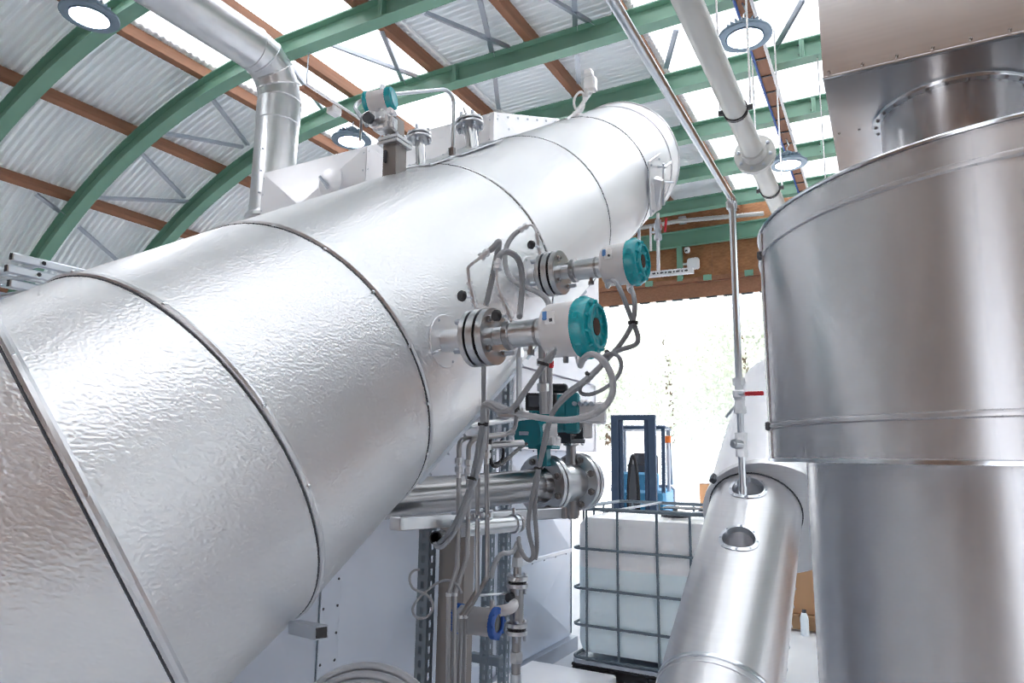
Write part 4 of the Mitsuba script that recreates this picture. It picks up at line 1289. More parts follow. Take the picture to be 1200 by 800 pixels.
VR, VL = .626, .537
vshell('upper_shell', [(VR, 1.497), (VR, 2.094)])
vshell('upper_lining', [(VR - .004, 2.094), (VR - .004, 1.55)])
vshell('top_rim', [(VR - .004, 2.095), (VR + .005, 2.095), (VR + .006, 2.099), (VR + .003, 2.103), (VR - .004, 2.103)], 'mat_polished')
vshell('hoop_bead', [(VR, 2.026), (VR + .005, 2.029), (VR + .0055, 2.033), (VR + .005, 2.037), (VR, 2.040)], 'mat_vessel')
vshell('hoop_bead', [(VR, 1.577), (VR + .006, 1.580), (VR + .007, 1.5845), (VR + .006, 1.589), (VR, 1.592)], 'mat_vessel')
vshell('lower_lip', [(VR, 1.497), (VR + .004, 1.497), (VR + .004, 1.505), (VR, 1.507)], 'mat_polished')
vshell('underside_ring', [(VL, 1.53), (VR, 1.497)], 'mat_sheet')
vshell('lower_shell', [(VL, .0), (VL, 1.53)])
vshell('lower_bead', [(VL, .60), (VL + .006, .604), (VL + .006, .612), (VL, .616)])
a = math.radians(196)
for z in (1.585, 2.033):
    p = V(vx + (VR + .006) * math.cos(a), vy + (VR + .006) * math.sin(a), z)
    part(vs_, 'bead_catch', box(p, (.012, .02, .022), None, .003), 'mat_dark', False)
p = V(vx + (VR + .001) * math.cos(a), vy + (VR + .001) * math.sin(a), 1.80)
part(vs_, 'lap_seam', box((p[0], p[1], 1.795), (.004, .03, .59), trimesh.transformations.rotation_matrix(a, (0, 0, 1)), .001), 'mat_vessel', False)

# box plenum above the vessel with the round collar
bp = thing('box_plenum', 'rectangular steel box hanging above the vessel at the top right', 'duct casing')
bx0, bx1, by0, by1, bz0, bz1 = -.0765, .95, 1.70, 2.32, 2.42, 3.1
part(bp, 'front_plate', box(((bx0 + bx1) / 2, by0, (bz0 + bz1) / 2), (bx1 - bx0, .004, bz1 - bz0)), 'mat_box', False)
part(bp, 'side_plate', box((bx0, (by0 + by1) / 2, (bz0 + bz1) / 2), (.004, by1 - by0, bz1 - bz0)), 'mat_box', False)
part(bp, 'side_plate', box((bx1, (by0 + by1) / 2, (bz0 + bz1) / 2), (.004, by1 - by0, bz1 - bz0)), 'mat_box', False)
part(bp, 'back_plate', box(((bx0 + bx1) / 2, by1, (bz0 + bz1) / 2), (bx1 - bx0, .004, bz1 - bz0)), 'mat_box', False)
part(bp, 'top_plate', box(((bx0 + bx1) / 2, (by0 + by1) / 2, bz1), (bx1 - bx0, by1 - by0, .004)), 'mat_box', False)
ym = 2.005
part(bp, 'bottom_plate', box(((bx0 + bx1) / 2, (by0 + ym) / 2, bz0), (bx1 - bx0, ym - by0 - .002, .004)), 'mat_box', False)
part(bp, 'bottom_plate', box(((bx0 + bx1) / 2, (by1 + ym) / 2, bz0 + .003), (bx1 - bx0, by1 - ym, .004)), 'mat_box', False)
part(bp, 'front_edge', box(((bx0 + bx1) / 2, by0 - .004, bz0 + .002), (bx1 - bx0 + .006, .006, .008), None, .002), 'mat_polished', False)
for k in range(10):
    bolt_at(bp, (bx0 + .012 + .072 * k, by0 - .003, bz0 + .016), (0, -1, 0), .0042, 'mat_dullsteel', 'bolt')
for k in range(3):
    bolt_at(bp, (bx0 + .015 + .05 * k, ym + .010, bz0 - .001), (0, 0, -1), .0035, 'mat_dullsteel', 'bolt')
cx_, cy_, cr_ = .207, 2.008, .166
FC = frame((cx_, cy_, 0), (0, 0, 1), V(1, 0, 0))
m, uv = lathe([(cr_, 1.75), (cr_, 2.417)], 96, FC, uv=True)
part(bp, 'outlet_spout', m, 'mat_vessel', True, uv=uv * [3, 8], label='round spout dipping into the vessel')
part(bp, 'spout_flange', lathe([(cr_, 2.412), (cr_, 2.410), (cr_ + .020, 2.410), (cr_ + .021, 2.414), (cr_ + .021, 2.418), (cr_, 2.418)], 96, FC), 'mat_polished')
for k in range(26):
    a = 2 * math.pi * k / 26
    bolt_at(bp, (cx_ + (cr_ + .011) * math.cos(a), cy_ + (cr_ + .011) * math.sin(a), 2.410), (0, 0, -1), .0045, 'mat_dullsteel', 'bolt')
for x, y in ((bx0 + .02, by0 + .02), (bx1 - .02, by1 - .02)):
    part(bp, 'hanger_rod', rod((x, y, bz1), (x, y, 5.29), .006, 8), 'mat_zinc')

# ------------------------------------------------------------------ process pipe with flanges and valve, under the drum
PU = unit(V(.208, .977, .035)); PO = V(-1.80, 2.51, 1.325)
FP = frame(PO, PU, V(0, 0, 1))
ps = thing('process_pipe', 'wide steel process pipe with bolted flanges running below the drum', 'pipe')
part(ps, 'pipe', lathe([(0, -.33), (.082, -.33), (.082, .79), (0, .79)], 48, FP), 'mat_dullsteel')
part(ps, 'pipe_cone', lathe([(.082, .66), (.086, .70), (.086, .80), (0, .80)], 48, FP), 'mat_dullsteel')


def big_flange(th, z, h=.030, r=.160, n=8, both=False):
    return part(th, 'flange', lathe([(0, z)] + [(a, z + b) for a, b in flange_ring(.09, r, h)[:4]] + [(0, z + h)], 64, FP), 'mat_steel')


for z in (.800, 1.105):
    part(ps, 'flange_hub', lathe([(.086, z - .05), (.094, z - .015), (.096, z), (.0, z)], 48, FP), 'mat_dullsteel')
    fa = big_flange(ps, z)
    part(ps, 'gasket', lathe([(0, z + .030), (.146, z + .030), (.146, z + .040), (0, z + .040)], 48, FP), 'mat_black')
    fb = big_flange(ps, z + .040)
    for k in range(8):
        a = 2 * math.pi * k / 8 + .39
        d = math.cos(a) * FP[:3, 0] + math.sin(a) * FP[:3, 1]
        bolt_at(fa, PO + PU * z + d * .130, -PU, .019, 'mat_column')
        bolt_at(fb, PO + PU * (z + .070) + d * .130, PU, .019, 'mat_steel')
vb = thing('shutoff_valve', 'steel shut off valve with a dark yoke between the two flange pairs', 'valve')
part(vb, 'body', lathe([(0, .868), (.098, .868), (.105, .90), (.108, .98), (.105, 1.07), (.098, 1.103), (0, 1.103)], 48, FP), 'mat_steel')
VC = PO + PU * 1.085
up = unit(V(0, 0, 1) - PU * PU[2])
part(vb, 'bottom_boss', cat(rod(VC - up * .09, VC - up * .185, .040, 20), rod(VC - up * .185, VC - up * .197, .034, 20)), 'mat_dullsteel')
for s in (-1, 1):
    bolt_at(vb, VC - up * .197 + PU * .018 * s, -up, .009, 'mat_steel')
part(vb, 'neck', lathe([(0, .08), (.040, .08), (.030, .13), (.028, .20), (.045, .205), (.045, .215), (0, .215)], 24, frame(VC, up)), 'mat_dullsteel')
yk = VC + up * .215
side = unit(np.cross(up, PU))
part(vb, 'yoke_plate', box(yk + up * .012, (.14, .10, .022), frame((0, 0, 0), up, PU), .003), 'mat_dark', False)
part(vb, 'yoke_plate', box(yk + up * .128, (.14, .10, .022), frame((0, 0, 0), up, PU), .003), 'mat_dark', False)
for s in (-1, 1):
    part(vb, 'yoke_side', box(yk + up * .07 + PU * .06 * s, (.016, .09, .10), frame((0, 0, 0), up, PU), .003), 'mat_dark', False)
    for q in (-1, 1):
        bolt_at(vb, yk + PU * .055 * s + side * .04 * q, -up, .011, 'mat_polished')
part(vb, 'coupling', rod(yk, yk + up * .13, .018, 12), 'mat_dark')
part(vb, 'coupling_nut', rod(yk + up * .04, yk + up * .085, .034, 6), 'mat_dark')
ac = yk + up * .139
part(vb, 'actuator_base', box(ac + up * .055 + side * .0, (.20, .13, .11), frame((0, 0, 0), up, PU), .01), 'mat_offwhite', False, label='grey actuator base')
ta = thing('rotary_actuator', 'larger teal drum shaped actuator with a grey terminal box, behind the cable loop', 'actuator')
# placed by its two bodies
c0 = V(*(-1.611, 3.375, 1.738)); w = unit(V(.93, .35, .0))
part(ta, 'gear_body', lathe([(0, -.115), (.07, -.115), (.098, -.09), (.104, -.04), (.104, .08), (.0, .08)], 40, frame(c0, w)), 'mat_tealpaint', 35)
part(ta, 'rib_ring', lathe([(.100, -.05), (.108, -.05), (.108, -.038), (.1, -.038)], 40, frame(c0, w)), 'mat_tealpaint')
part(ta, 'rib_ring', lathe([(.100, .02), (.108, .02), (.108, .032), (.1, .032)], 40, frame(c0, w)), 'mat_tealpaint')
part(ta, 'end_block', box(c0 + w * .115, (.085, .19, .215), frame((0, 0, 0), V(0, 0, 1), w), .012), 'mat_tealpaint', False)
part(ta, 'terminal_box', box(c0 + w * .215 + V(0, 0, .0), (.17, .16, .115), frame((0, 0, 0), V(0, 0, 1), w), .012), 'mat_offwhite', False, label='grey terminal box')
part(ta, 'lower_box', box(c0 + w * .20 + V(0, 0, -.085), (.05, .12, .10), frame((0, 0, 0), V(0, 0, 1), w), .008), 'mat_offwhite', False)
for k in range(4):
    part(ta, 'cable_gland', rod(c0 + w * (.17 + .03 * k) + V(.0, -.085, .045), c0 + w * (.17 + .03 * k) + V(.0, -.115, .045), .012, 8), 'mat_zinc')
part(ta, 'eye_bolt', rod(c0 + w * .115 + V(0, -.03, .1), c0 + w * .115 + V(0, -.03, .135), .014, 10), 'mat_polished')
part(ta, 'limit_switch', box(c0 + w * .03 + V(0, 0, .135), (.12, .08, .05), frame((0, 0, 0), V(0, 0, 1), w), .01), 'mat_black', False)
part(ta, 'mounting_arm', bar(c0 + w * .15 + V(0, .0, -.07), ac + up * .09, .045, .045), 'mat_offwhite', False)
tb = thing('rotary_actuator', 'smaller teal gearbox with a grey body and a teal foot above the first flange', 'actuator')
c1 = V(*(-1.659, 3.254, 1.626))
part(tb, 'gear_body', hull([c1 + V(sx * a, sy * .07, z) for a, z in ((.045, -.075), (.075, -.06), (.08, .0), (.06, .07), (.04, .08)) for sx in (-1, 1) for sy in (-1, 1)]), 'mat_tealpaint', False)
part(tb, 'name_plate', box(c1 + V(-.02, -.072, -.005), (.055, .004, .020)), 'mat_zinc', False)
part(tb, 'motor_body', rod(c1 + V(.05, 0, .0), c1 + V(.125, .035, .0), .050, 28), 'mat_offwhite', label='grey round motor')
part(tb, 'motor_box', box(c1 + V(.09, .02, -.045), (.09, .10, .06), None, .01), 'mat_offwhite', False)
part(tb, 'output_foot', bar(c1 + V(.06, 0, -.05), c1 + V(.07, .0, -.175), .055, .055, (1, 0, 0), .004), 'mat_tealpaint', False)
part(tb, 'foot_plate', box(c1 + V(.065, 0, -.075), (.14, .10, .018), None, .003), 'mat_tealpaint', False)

# bracket beam, spigot and stainless column
bb = thing('support_beam', 'square stainless support beam under the process pipe', 'beam')
B0, B1 = V(-1.655, 2.10, 1.243), V(-1.445, 3.10, 1.232)
part(bb, 'beam', bar(B0, B1, .062, .050, (0, 0, 1), .003), 'mat_steel', False)
part(bb, 'end_plate', box(B1 + V(.01, .01, .0), (.07, .02, .055), None, .002), 'mat_dullsteel', False)
sp = thing('pipe_spigot', 'short steel pipe spigot with a clamp ring below the support beam', 'pipe')
S0, S1 = V(*(-1.505, 2.329, 1.216)), V(*(-1.426, 2.651, 1.216))
part(sp, 'pipe', rod(S0, S1, .034, 28), 'mat_steel')
part(sp, 'clamp_ring', rod(S1 - unit(S1 - S0) * .03, S1 - unit(S1 - S0) * .012, .041, 28), 'mat_polished')
part(sp, 'end_ring', rod(S1, S1 + unit(S1 - S0) * .012, .038, 28), 'mat_dullsteel')
part(sp, 'clamp_screw', rod(S1 + V(0, -.0, .03) - unit(S1 - S0) * .02, S1 + V(0, 0, .065) - unit(S1 - S0) * .02, .008, 8), 'mat_polished')
col = thing('stainless_column', 'square stainless steel column below the support beam', 'column')
part(col, 'shaft', box((-1.600, 2.45, .605), (.120, .085, 1.20), trimesh.transformations.rotation_matrix(.05, (0, 0, 1)), .003), 'mat_column', False)
part(col, 'foot_plate', box((-1.600, 2.45, .008), (.2, .2, .016)), 'mat_steel', False)
hb = V(*(-1.481, 2.137, 1.200))
part(col, 'cable_port', lathe([(.0, 0), (.026, 0), (.026, .05), (.021, .05), (.021, .004), (0, .004)], 28, frame(hb + V(0.0, .03, 0), V(.1, -1, 0))), 'mat_black', label='round black cable port')


def slotted_strut(name, label, x, y, z0, z1, w=.041, turn=0.0):
    th = thing(name, label, 'strut')
    R = trimesh.transformations.rotation_matrix(turn, (0, 0, 1))
    ms = []
    H = z1 - z0
    n = int(H / .05)

    def face(M):
        out = [box((-w * .33, 0, H / 2), (w * .34, .0025, H)), box((w * .33, 0, H / 2), (w * .34, .0025, H))]
        for k in range(n + 1):
            out.append(box((0, 0, k * H / n), (w * .34, .0025, H / n * .44)))
        return [xf(m, M) for m in out]
    base = trimesh.transformations.translation_matrix((x, y, z0)) @ R
    ms += face(base @ trimesh.transformations.translation_matrix((0, -w / 2, 0)))
    ms += face(base @ trimesh.transformations.rotation_matrix(math.pi / 2, (0, 0, 1)) @ trimesh.transformations.translation_matrix((0, -w / 2, 0)))
    ms += [xf(box((-w / 2, 0, H / 2), (.0025, w, H)), base)]
    part(th, 'slotted_profile', cat(*ms), 'mat_strut', False)
    return th


s1_ = slotted_strut('slotted_strut', 'slotted zinc strut standing left of the stainless column', -1.700, 2.38, .0, 1.205, .05)
part(s1_, 'foot_plate', box((-1.700, 2.38, .006), (.09, .09, .012)), 'mat_strut', False)
s2_ = slotted_strut('slotted_strut', 'slotted zinc strut rising behind the stack of small flanges', -1.98, 3.35, .06, 1.97, .05)
for z in (.42, 1.17):
    part(s2_, 'strut_bracket', box((-1.98, 3.35, z), (.19, .045, .045), None, .003), 'mat_strut', False)
s3_ = slotted_strut('slotted_strut', 'short slotted zinc strut visible between the upright tubes behind the flanges', -2.08, 3.72, .06, 2.35, .05)
part(s3_, 'clip', box((-2.05, 3.68, 2.05), (.05, .05, .06), None, .003), 'mat_strut', False)

# impulse tubes
DT = 2.42
tubes = [
    ('thin steel impulse tube, leftmost of the four, bending right at its top', [(-1.330, 2.434, 1.595), (-1.343, 2.096, 1.564), (-1.344, 2.052, 1.550), (-1.362, 2.091, 1.301), (-1.368, 2.101, 1.111), (-1.401, 2.101, 1.015), (-1.401, 2.112, 0.718), (-1.395, 2.113, 0.555)], (-1.351, 2.066, 1.457)),
    ('thin steel impulse tube, second from the left, with a loop back at its top', [(-1.296, 2.397, 1.699), (-1.299, 2.391, 1.607), (-1.302, 2.301, 1.580), (-1.327, 2.129, 1.562), (-1.331, 2.096, 1.539), (-1.349, 2.133, 1.299), (-1.350, 2.138, 1.149), (-1.394, 2.129, 1.012), (-1.395, 2.140, 0.712), (-1.389, 2.141, 0.547)], (-1.338, 2.109, 1.451)),
    ('thin steel impulse tube, third from the left, rising behind the cable bundle', [(-1.326, 2.157, 1.420), (-1.338, 2.181, 1.260), (-1.345, 2.201, 1.017), (-1.392, 2.169, 0.929), (-1.399, 2.175, 0.702), (-1.394, 2.175, 0.535)], None),
    ('thin steel impulse tube, rightmost of the four, with a union near its top', [(-1.276, 2.130, 1.698), (-1.300, 2.170, 1.544), (-1.317, 2.216, 1.258), (-1.320, 2.229, 1.063), (-1.390, 2.195, 0.925), (-1.394, 2.202, 0.696), (-1.389, 2.202, 0.527)], (-1.301, 2.177, 1.507)),
]
for lab, pts, u in tubes:
    th = thing('impulse_tube', lab, 'tube')
    part(th, 'tube', tube(path_fillet(pts, .035), .0088, 10), 'mat_dullsteel')
    if u:
        u = V(*u)
        fitting(th, u + V(0, 0, .036), u - V(0, 0, .036), .0155, mt='mat_steel')
    j = len(pts) - 3
    for q in (j,):
        p = V(*pts[q]); part(th, 'bend_ferrule', rod(p + V(0, 0, .006), p - V(0, 0, .006), .0105, 10), 'mat_steel')
clamp = thing('tube_clamp_row', 'row of small zinc tube clamps holding the thin tubes to the support beam', 'clamp')
for p in ((-1.375, 2.111, 1.281), (-1.360, 2.154, 1.279), (-1.346, 2.195, 1.283), (-1.326, 2.230, 1.285)):
    p = V(*p)
    for dz in (-.014, .014):
        part(clamp, 'clamp_jaw', box(p + V(.0, -.006, dz), (.036, .030, .010), None, .002), 'mat_zinc', False)
    part(clamp, 'clamp_body', box(p + V(.0, .012, 0), (.026, .02, .036), None, .003), 'mat_polished', False)
    bolt_at(clamp, p + V(.014, -.02, .0), (0, -1, 0), .007, 'mat_polished')

# uprights behind the flanges with the red handled cock
t1 = thing('upright_tube', 'thin steel tube hanging straight down from the near transmitter flange', 'tube')
part(t1, 'tube', tube(path_fillet([(-1.005, 1.653, 1.765), (-1.051, 1.736, 1.624)], .01), .0075, 10), 'mat_dullsteel')
t2 = thing('upright_tube', 'steel tube with an elbow fitting right under the near sensor tube', 'tube')
part(t2, 'tube', tube(path_fillet([(-1.155, 2.239, 1.903), (-1.192, 2.218, 1.902), (-1.208, 2.246, 1.835), (-1.234, 2.296, 1.684)], .02), .0115, 10), 'mat_steel')
part(t2, 'elbow_fitting', rod((-1.192, 2.216, 1.915), (-1.196, 2.223, 1.870), .019, 8), 'mat_polished')
t3 = thing('upright_tube', 'pair of thicker steel tubes with couplings rising beside the red handle', 'tube')
part(t3, 'tube', rod((-1.180, 2.386, 1.967), (-1.214, 2.471, 1.675), .017, 14), 'mat_dullsteel')
part(t3, 'tube', rod((-1.171, 2.425, 1.973), (-1.209, 2.508, 1.677), .016, 14), 'mat_dullsteel')
for y in (420, 449):
    part(t3, 'coupling', rod((V(*(-1.185, 2.399, 1.887)) if y == 420 else V(*(-1.199, 2.433, 1.792))), (V(*(-1.186, 2.404, 1.860)) if y == 420 else V(*(-1.201, 2.438, 1.761))), .024, 12), 'mat_steel')
part(t3, 'cock_body', rod((-1.145, 2.411, 1.941), (-1.179, 2.403, 1.942), .020, 10), 'mat_steel')
part(t3, 'cock_handle', bar((-1.135, 2.379, 1.892), (-1.140, 2.386, 1.845), .020, .014, (1, 0, 0), .003), 'mat_red', False, label='red cock handle')
jb = thing('junction_box', 'black junction box half hidden behind the upright tubes', 'box')
part(jb, 'case', box((-1.358, 2.737, 1.744), (.14, .08, .075), frame((0, 0, 0), V(0, 0, 1), V(.88, .48, 0)), .006), 'mat_black', False)
part(jb, 'lid', box(V(*(-1.342, 2.688, 1.743)), (.10, .02, .05), frame((0, 0, 0), V(0, 0, 1), V(.88, .48, 0)), .004), 'mat_dark', False)
hp_ = thing('header_pipe', 'thin steel header tubes running level behind the cable bundle', 'tube')
part(hp_, 'tube', rod((-1.470, 2.317, 1.618), (-1.382, 2.735, 1.683), .0125, 10), 'mat_steel')
part(hp_, 'tube', rod((-1.514, 2.458, 1.543), (-1.444, 2.725, 1.560), .016, 10), 'mat_dullsteel')
part(hp_, 'block', box((-1.410, 2.546, 1.683), (.12, .08, .05), frame((0, 0, 0), V(0, 0, 1), V(.88, .48, 0)), .006), 'mat_steel', False)
cable('black cable drooping behind the thin tubes to the smaller teal gearbox', [(-1.465, 2.478, 1.579), (-1.473, 2.489, 1.498), (-1.468, 2.510, 1.462), (-1.474, 2.609, 1.476), (-1.502, 2.759, 1.518), (-1.545, 2.959, 1.561)], .0085, 'mat_black')
cable('black cable loop hanging beside the slotted strut', [(-1.503, 2.632, 1.573), (-1.496, 2.645, 1.524), (-1.505, 2.647, 1.487), (-1.523, 2.618, 1.468)], .006, 'mat_black')
cable('thin grey wire curling in two rings beside the left slotted strut', [(-1.361, 2.123, 1.019), (-1.391, 2.123, 1.051), (-1.443, 2.128, 1.054), (-1.485, 2.110, 1.029), (-1.517, 2.088, 0.994), (-1.535, 2.073, 0.959), (-1.529, 2.082, 0.929), (-1.502, 2.098, 0.924), (-1.476, 2.107, 0.948), (-1.478, 2.113, 0.976),
      (-1.502, 2.093, 1.009), (-1.534, 2.073, 1.024), (-1.545, 2.061, 1.054), (-1.544, 2.068, 1.079), (-1.522, 2.089, 1.090)], .0045, 'mat_cablelight')

# flanged sight stack with the blue ringed gauge
fs = thing('flanged_stack', 'upright stack of small bolted flanges and pipe beside the blue ringed gauge', 'pipe stack')
FD = 2.62
Q = {y: V(*p) for y, p in ((626, (-1.315, 2.462, 1.194)), (660, (-1.308, 2.440, 1.086)), (681, (-1.304, 2.432, 1.020)), (690, (-1.306, 2.436, 0.991)), (728, (-1.305, 2.437, 0.871)), (735, (-1.307, 2.441, 0.848)), (745, (-1.309, 2.446, 0.815)), (772, (-1.305, 2.441, 0.733)), (830, (-1.295, 2.421, 0.564)))}
ax0 = Q[681]
st = lambda z: V(ax0[0], ax0[1], z)
zt, z1_, z2_, zb_ = Q[660][2], Q[681][2], Q[735][2], Q[772][2]
part(fs, 'top_tube', rod(st(z1_), st(zt + .05), .016, 16), 'mat_dullsteel')
part(fs, 'top_nut', rod(st(zt - .01), st(zt + .025), .024, 6), 'mat_steel', False)
for zc_, nm in ((z1_, 0), (z2_, 1)):
    for dz in (-.023, .004):
        part(fs, 'flange', lathe([(0, dz)] + [(a, dz + b) for a, b in flange_ring(.01, .042, .019)[:4]] + [(0, dz + .019)], 36, frame(st(zc_), (0, 0, 1))), 'mat_steel')
    part(fs, 'gasket', rod(st(zc_ - .004), st(zc_ + .004), .036, 24), 'mat_black')
    for k in range(4):
        a = math.pi / 2 * k + .5
        p = V(.031 * math.cos(a), .031 * math.sin(a), 0)
        bolt_at(fs, st(zc_ + .023) + p, (0, 0, 1), .0085, 'mat_polished')
        part(fs, 'stud', rod(st(zc_ - .046) + p, st(zc_ - .022) + p, .0065, 8), 'mat_zinc')
part(fs, 'body', rod(st(z2_ + .02), st(z1_ - .02), .026, 24), 'mat_dullsteel')
part(fs, 'side_port', rod(st(z1_ - .055) + V(-.01, -.02, 0), st(z1_ - .055) + V(-.015, -.045, 0), .017, 14), 'mat_dark')
part(fs, 'bottom_tube', rod(st(zb_ - .25), st(z2_ - .02), .018, 16), 'mat_dullsteel')
part(fs, 'bottom_nut', rod(st(zb_ - .01), st(zb_ + .03), .026, 6), 'mat_steel', False)
part(fs, 'bottom_elbow', tube(path_fillet([st(zb_ - .05), st(zb_ - .12), st(zb_ - .16) + V(-.08, -.06, 0)], .04), .022, 14), 'mat_polished')
sg = thing('blue_ringed_gauge', 'grey round gauge housing with blue end rings beside the flanged stack', 'gauge')
G1, G0 = V(*(-1.308, 2.293, 0.891)), V(*(-1.367, 2.137, 0.930))
G0 = G1 + V(-.155, -.01, .0)
gd = unit(G1 - G0)
part(sg, 'housing', rod(G0, G1 - gd * .018, .050, 40), 'mat_greyhousing')
part(sg, 'blue_ring', lathe([(.050, 0), (.057, .002), (.057, .018), (.050, .022), (.034, .022), (.034, .012), (.0, .012), (0, 0)], 40, frame(G1 - gd * .018, gd)), 'mat_blue', label='blue screw ring')
part(sg, 'blue_ring', lathe([(.0, 0), (.054, 0), (.054, .02), (.0, .02)], 40, frame(G0 - gd * .02, gd)), 'mat_blue', label='blue screw ring')
part(sg, 'dial_glass', rod(G1 - gd * .004, G1 - gd * .003, .033, 32), 'mat_darkglass')
for k in range(8):
    a = 2 * math.pi * k / 8
    M = frame(G1 + gd * .004, gd)
    part(sg, 'ring_lug', box(M[:3, 3] + .0535 * (math.cos(a) * M[:3, 0] + math.sin(a) * M[:3, 1]) - gd * .004, (.008, .008, .014), M, .002), 'mat_blue', False)
part(sg, 'process_neck', tube(path_smooth([G1 - gd * .06 + V(0, .03, .03), G1 + V(.02, .05, .045), st(z1_ - .075) + V(-.02, .0, 0)], 6), .020, 12), 'mat_offwhite')
part(sg, 'capillary', rod(G1 - gd * .09 + V(0, 0, .09), st(z1_ - .045) + V(-.02, 0, 0), .005, 8), 'mat_polished')
part(sg, 'gland', rod(G0 + gd * .13 + V(0, 0, .045), G0 + gd * .13 + V(0, 0, .08), .010, 8), 'mat_dullsteel')
tube_thing('flexible_tube', 'grey flexible tube arching from the top of the flanged stack', 'hose', [st(zt + .04), (-1.304, 2.427, 1.165), (-1.311, 2.406, 1.135), (-1.323, 2.353, 1.133), (-1.338, 2.326, 1.110), (-1.344, 2.308, 1.068), (-1.348, 2.309, 1.049)], .0095, 'mat_cablelight')

# coiled braided hose at the bottom edge
ho = thing('braided_hose_coil', 'coil of shiny braided metal hose at the bottom edge', 'hose')
HC = V(*(-1.446, 1.742, 0.649))
hr_, hu_ = V(.876, .482, 0), unit(V(.06, -.12, 1.0))
hn_ = unit(np.cross(hr_, hu_))
for i in range(6):
    r0 = .232 - .017 * i
    a = np.radians(np.linspace(-90, 270, 73))
    rr_ = r0 - .017 * (np.linspace(0, 1, 73))
    seg = HC + V(0, 0, .0) + hr_ * (-.004 * i) + (rr_ * np.cos(a))[:, None] * hr_ + (rr_ * np.sin(a))[:, None] * hu_ - (.02 * (i + np.linspace(0, 1, 73)))[:, None] * hn_ * (1 if hn_[1] > 0 else -1)
    m, uv = tube(seg, .0122, 14, uv=True)
    part(ho, 'hose_turn', m, 'mat_braid', True, uv=uv)
part(ho, 'stand', rod(V(HC[0], HC[1], .0), HC + V(.0, .0, -.14), .015, 10), 'mat_zinc')

# things on and near the far gable
wbx = thing('wall_box', 'white square box on the brown gable board beside the green post', 'box')
part(wbx, 'case', box((-2.63, 10.95, 4.70), (.20, .10, .20), None, .03), 'mat_white', False)
part(wbx, 'bracket', box((-2.80, 10.985, 4.72), (.14, .03, .03)), 'mat_white', False)
ws = thing('wall_sensor', 'small white sensor above the white box on the brown gable', 'sensor')
part(ws, 'case', box((-2.73, 10.96, 4.95), (.09, .08, .10), None, .02), 'mat_white', False)
part(ws, 'lens', box((-2.73, 10.915, 4.93), (.035, .012, .03)), 'mat_dark', False)
rp = thing('gable_conduit', 'thin grey conduit running along the top of the brown gable', 'conduit')
part(rp, 'conduit', tube(path_fillet([(-3.681, 10.700, 5.358), (-2.795, 10.700, 5.386), (-1.457, 10.700, 5.298)], .1), .035, 10), 'mat_greypipe')
for p in ((-2.737, 10.750, 5.407), (-3.546, 10.750, 5.384)):
    part(rp, 'saddle', box(p, (.12, .10, .12), None, .01), 'mat_zinc', False)
dp = thing('drain_cock', 'slim white drain tube with a red cock below the drum end', 'drain')
d0, d1 = V(*(-1.188, 4.050, 3.043)), V(*(-1.193, 4.050, 2.661))
part(dp, 'tube', rod(d0, d1, .011, 12), 'mat_white')
part(dp, 'cock_body', cat(rod(d0 + (d1 - d0) * .12, d0 + (d1 - d0) * .45, .020, 10), rod(d0 + (d1 - d0) * .2, d0 + (d1 - d0) * .28, .028, 6), rod(d0 + (d1 - d0) * .38, d0 + (d1 - d0) * .46, .026, 6)), 'mat_polished')
part(dp, 'cock_lever', bar(d0 + (d1 - d0) * .18 + V(.055, 0, .03), d0 + (d1 - d0) * .34 + V(.045, 0, 0), .014, .012, (1, 0, 0)), 'mat_red', False, label='red cock lever')
part(dp, 'side_tube', rod(d0 + V(-.05, 0, -.08), d0 + V(-.05, 0, -.24), .008, 8), 'mat_white')
part(dp, 'side_link', rod(d0 + V(-.05, 0, -.12), d0 + V(0, 0, -.12), .008, 8), 'mat_polished')
sw = thing('slotted_rail', 'short white slotted rail sticking out level below the drum end', 'rail')
w0, w1 = V(*(-1.341, 4.050, 2.648)), V(*(-0.977, 4.050, 2.641))
part(sw, 'rail', bar(w0, w1, .034, .034, (0, 0, 1)), 'mat_white', False)
for k in range(9):
    p = w0 + (w1 - w0) * (.34 + .07 * k)
    part(sw, 'slot', box(p + V(0, -.0165, 0), ((.020, .010)[k % 2], .004, .010)), 'mat_dark', False)
part(sw, 'end_cap', box(w1, (.004, .036, .036)), 'mat_white', False)
part(sw, 'rail_hanger', rod(w0 + V(.03, 0, .0), drum(4.9, -60), .010, 10), 'mat_zinc')


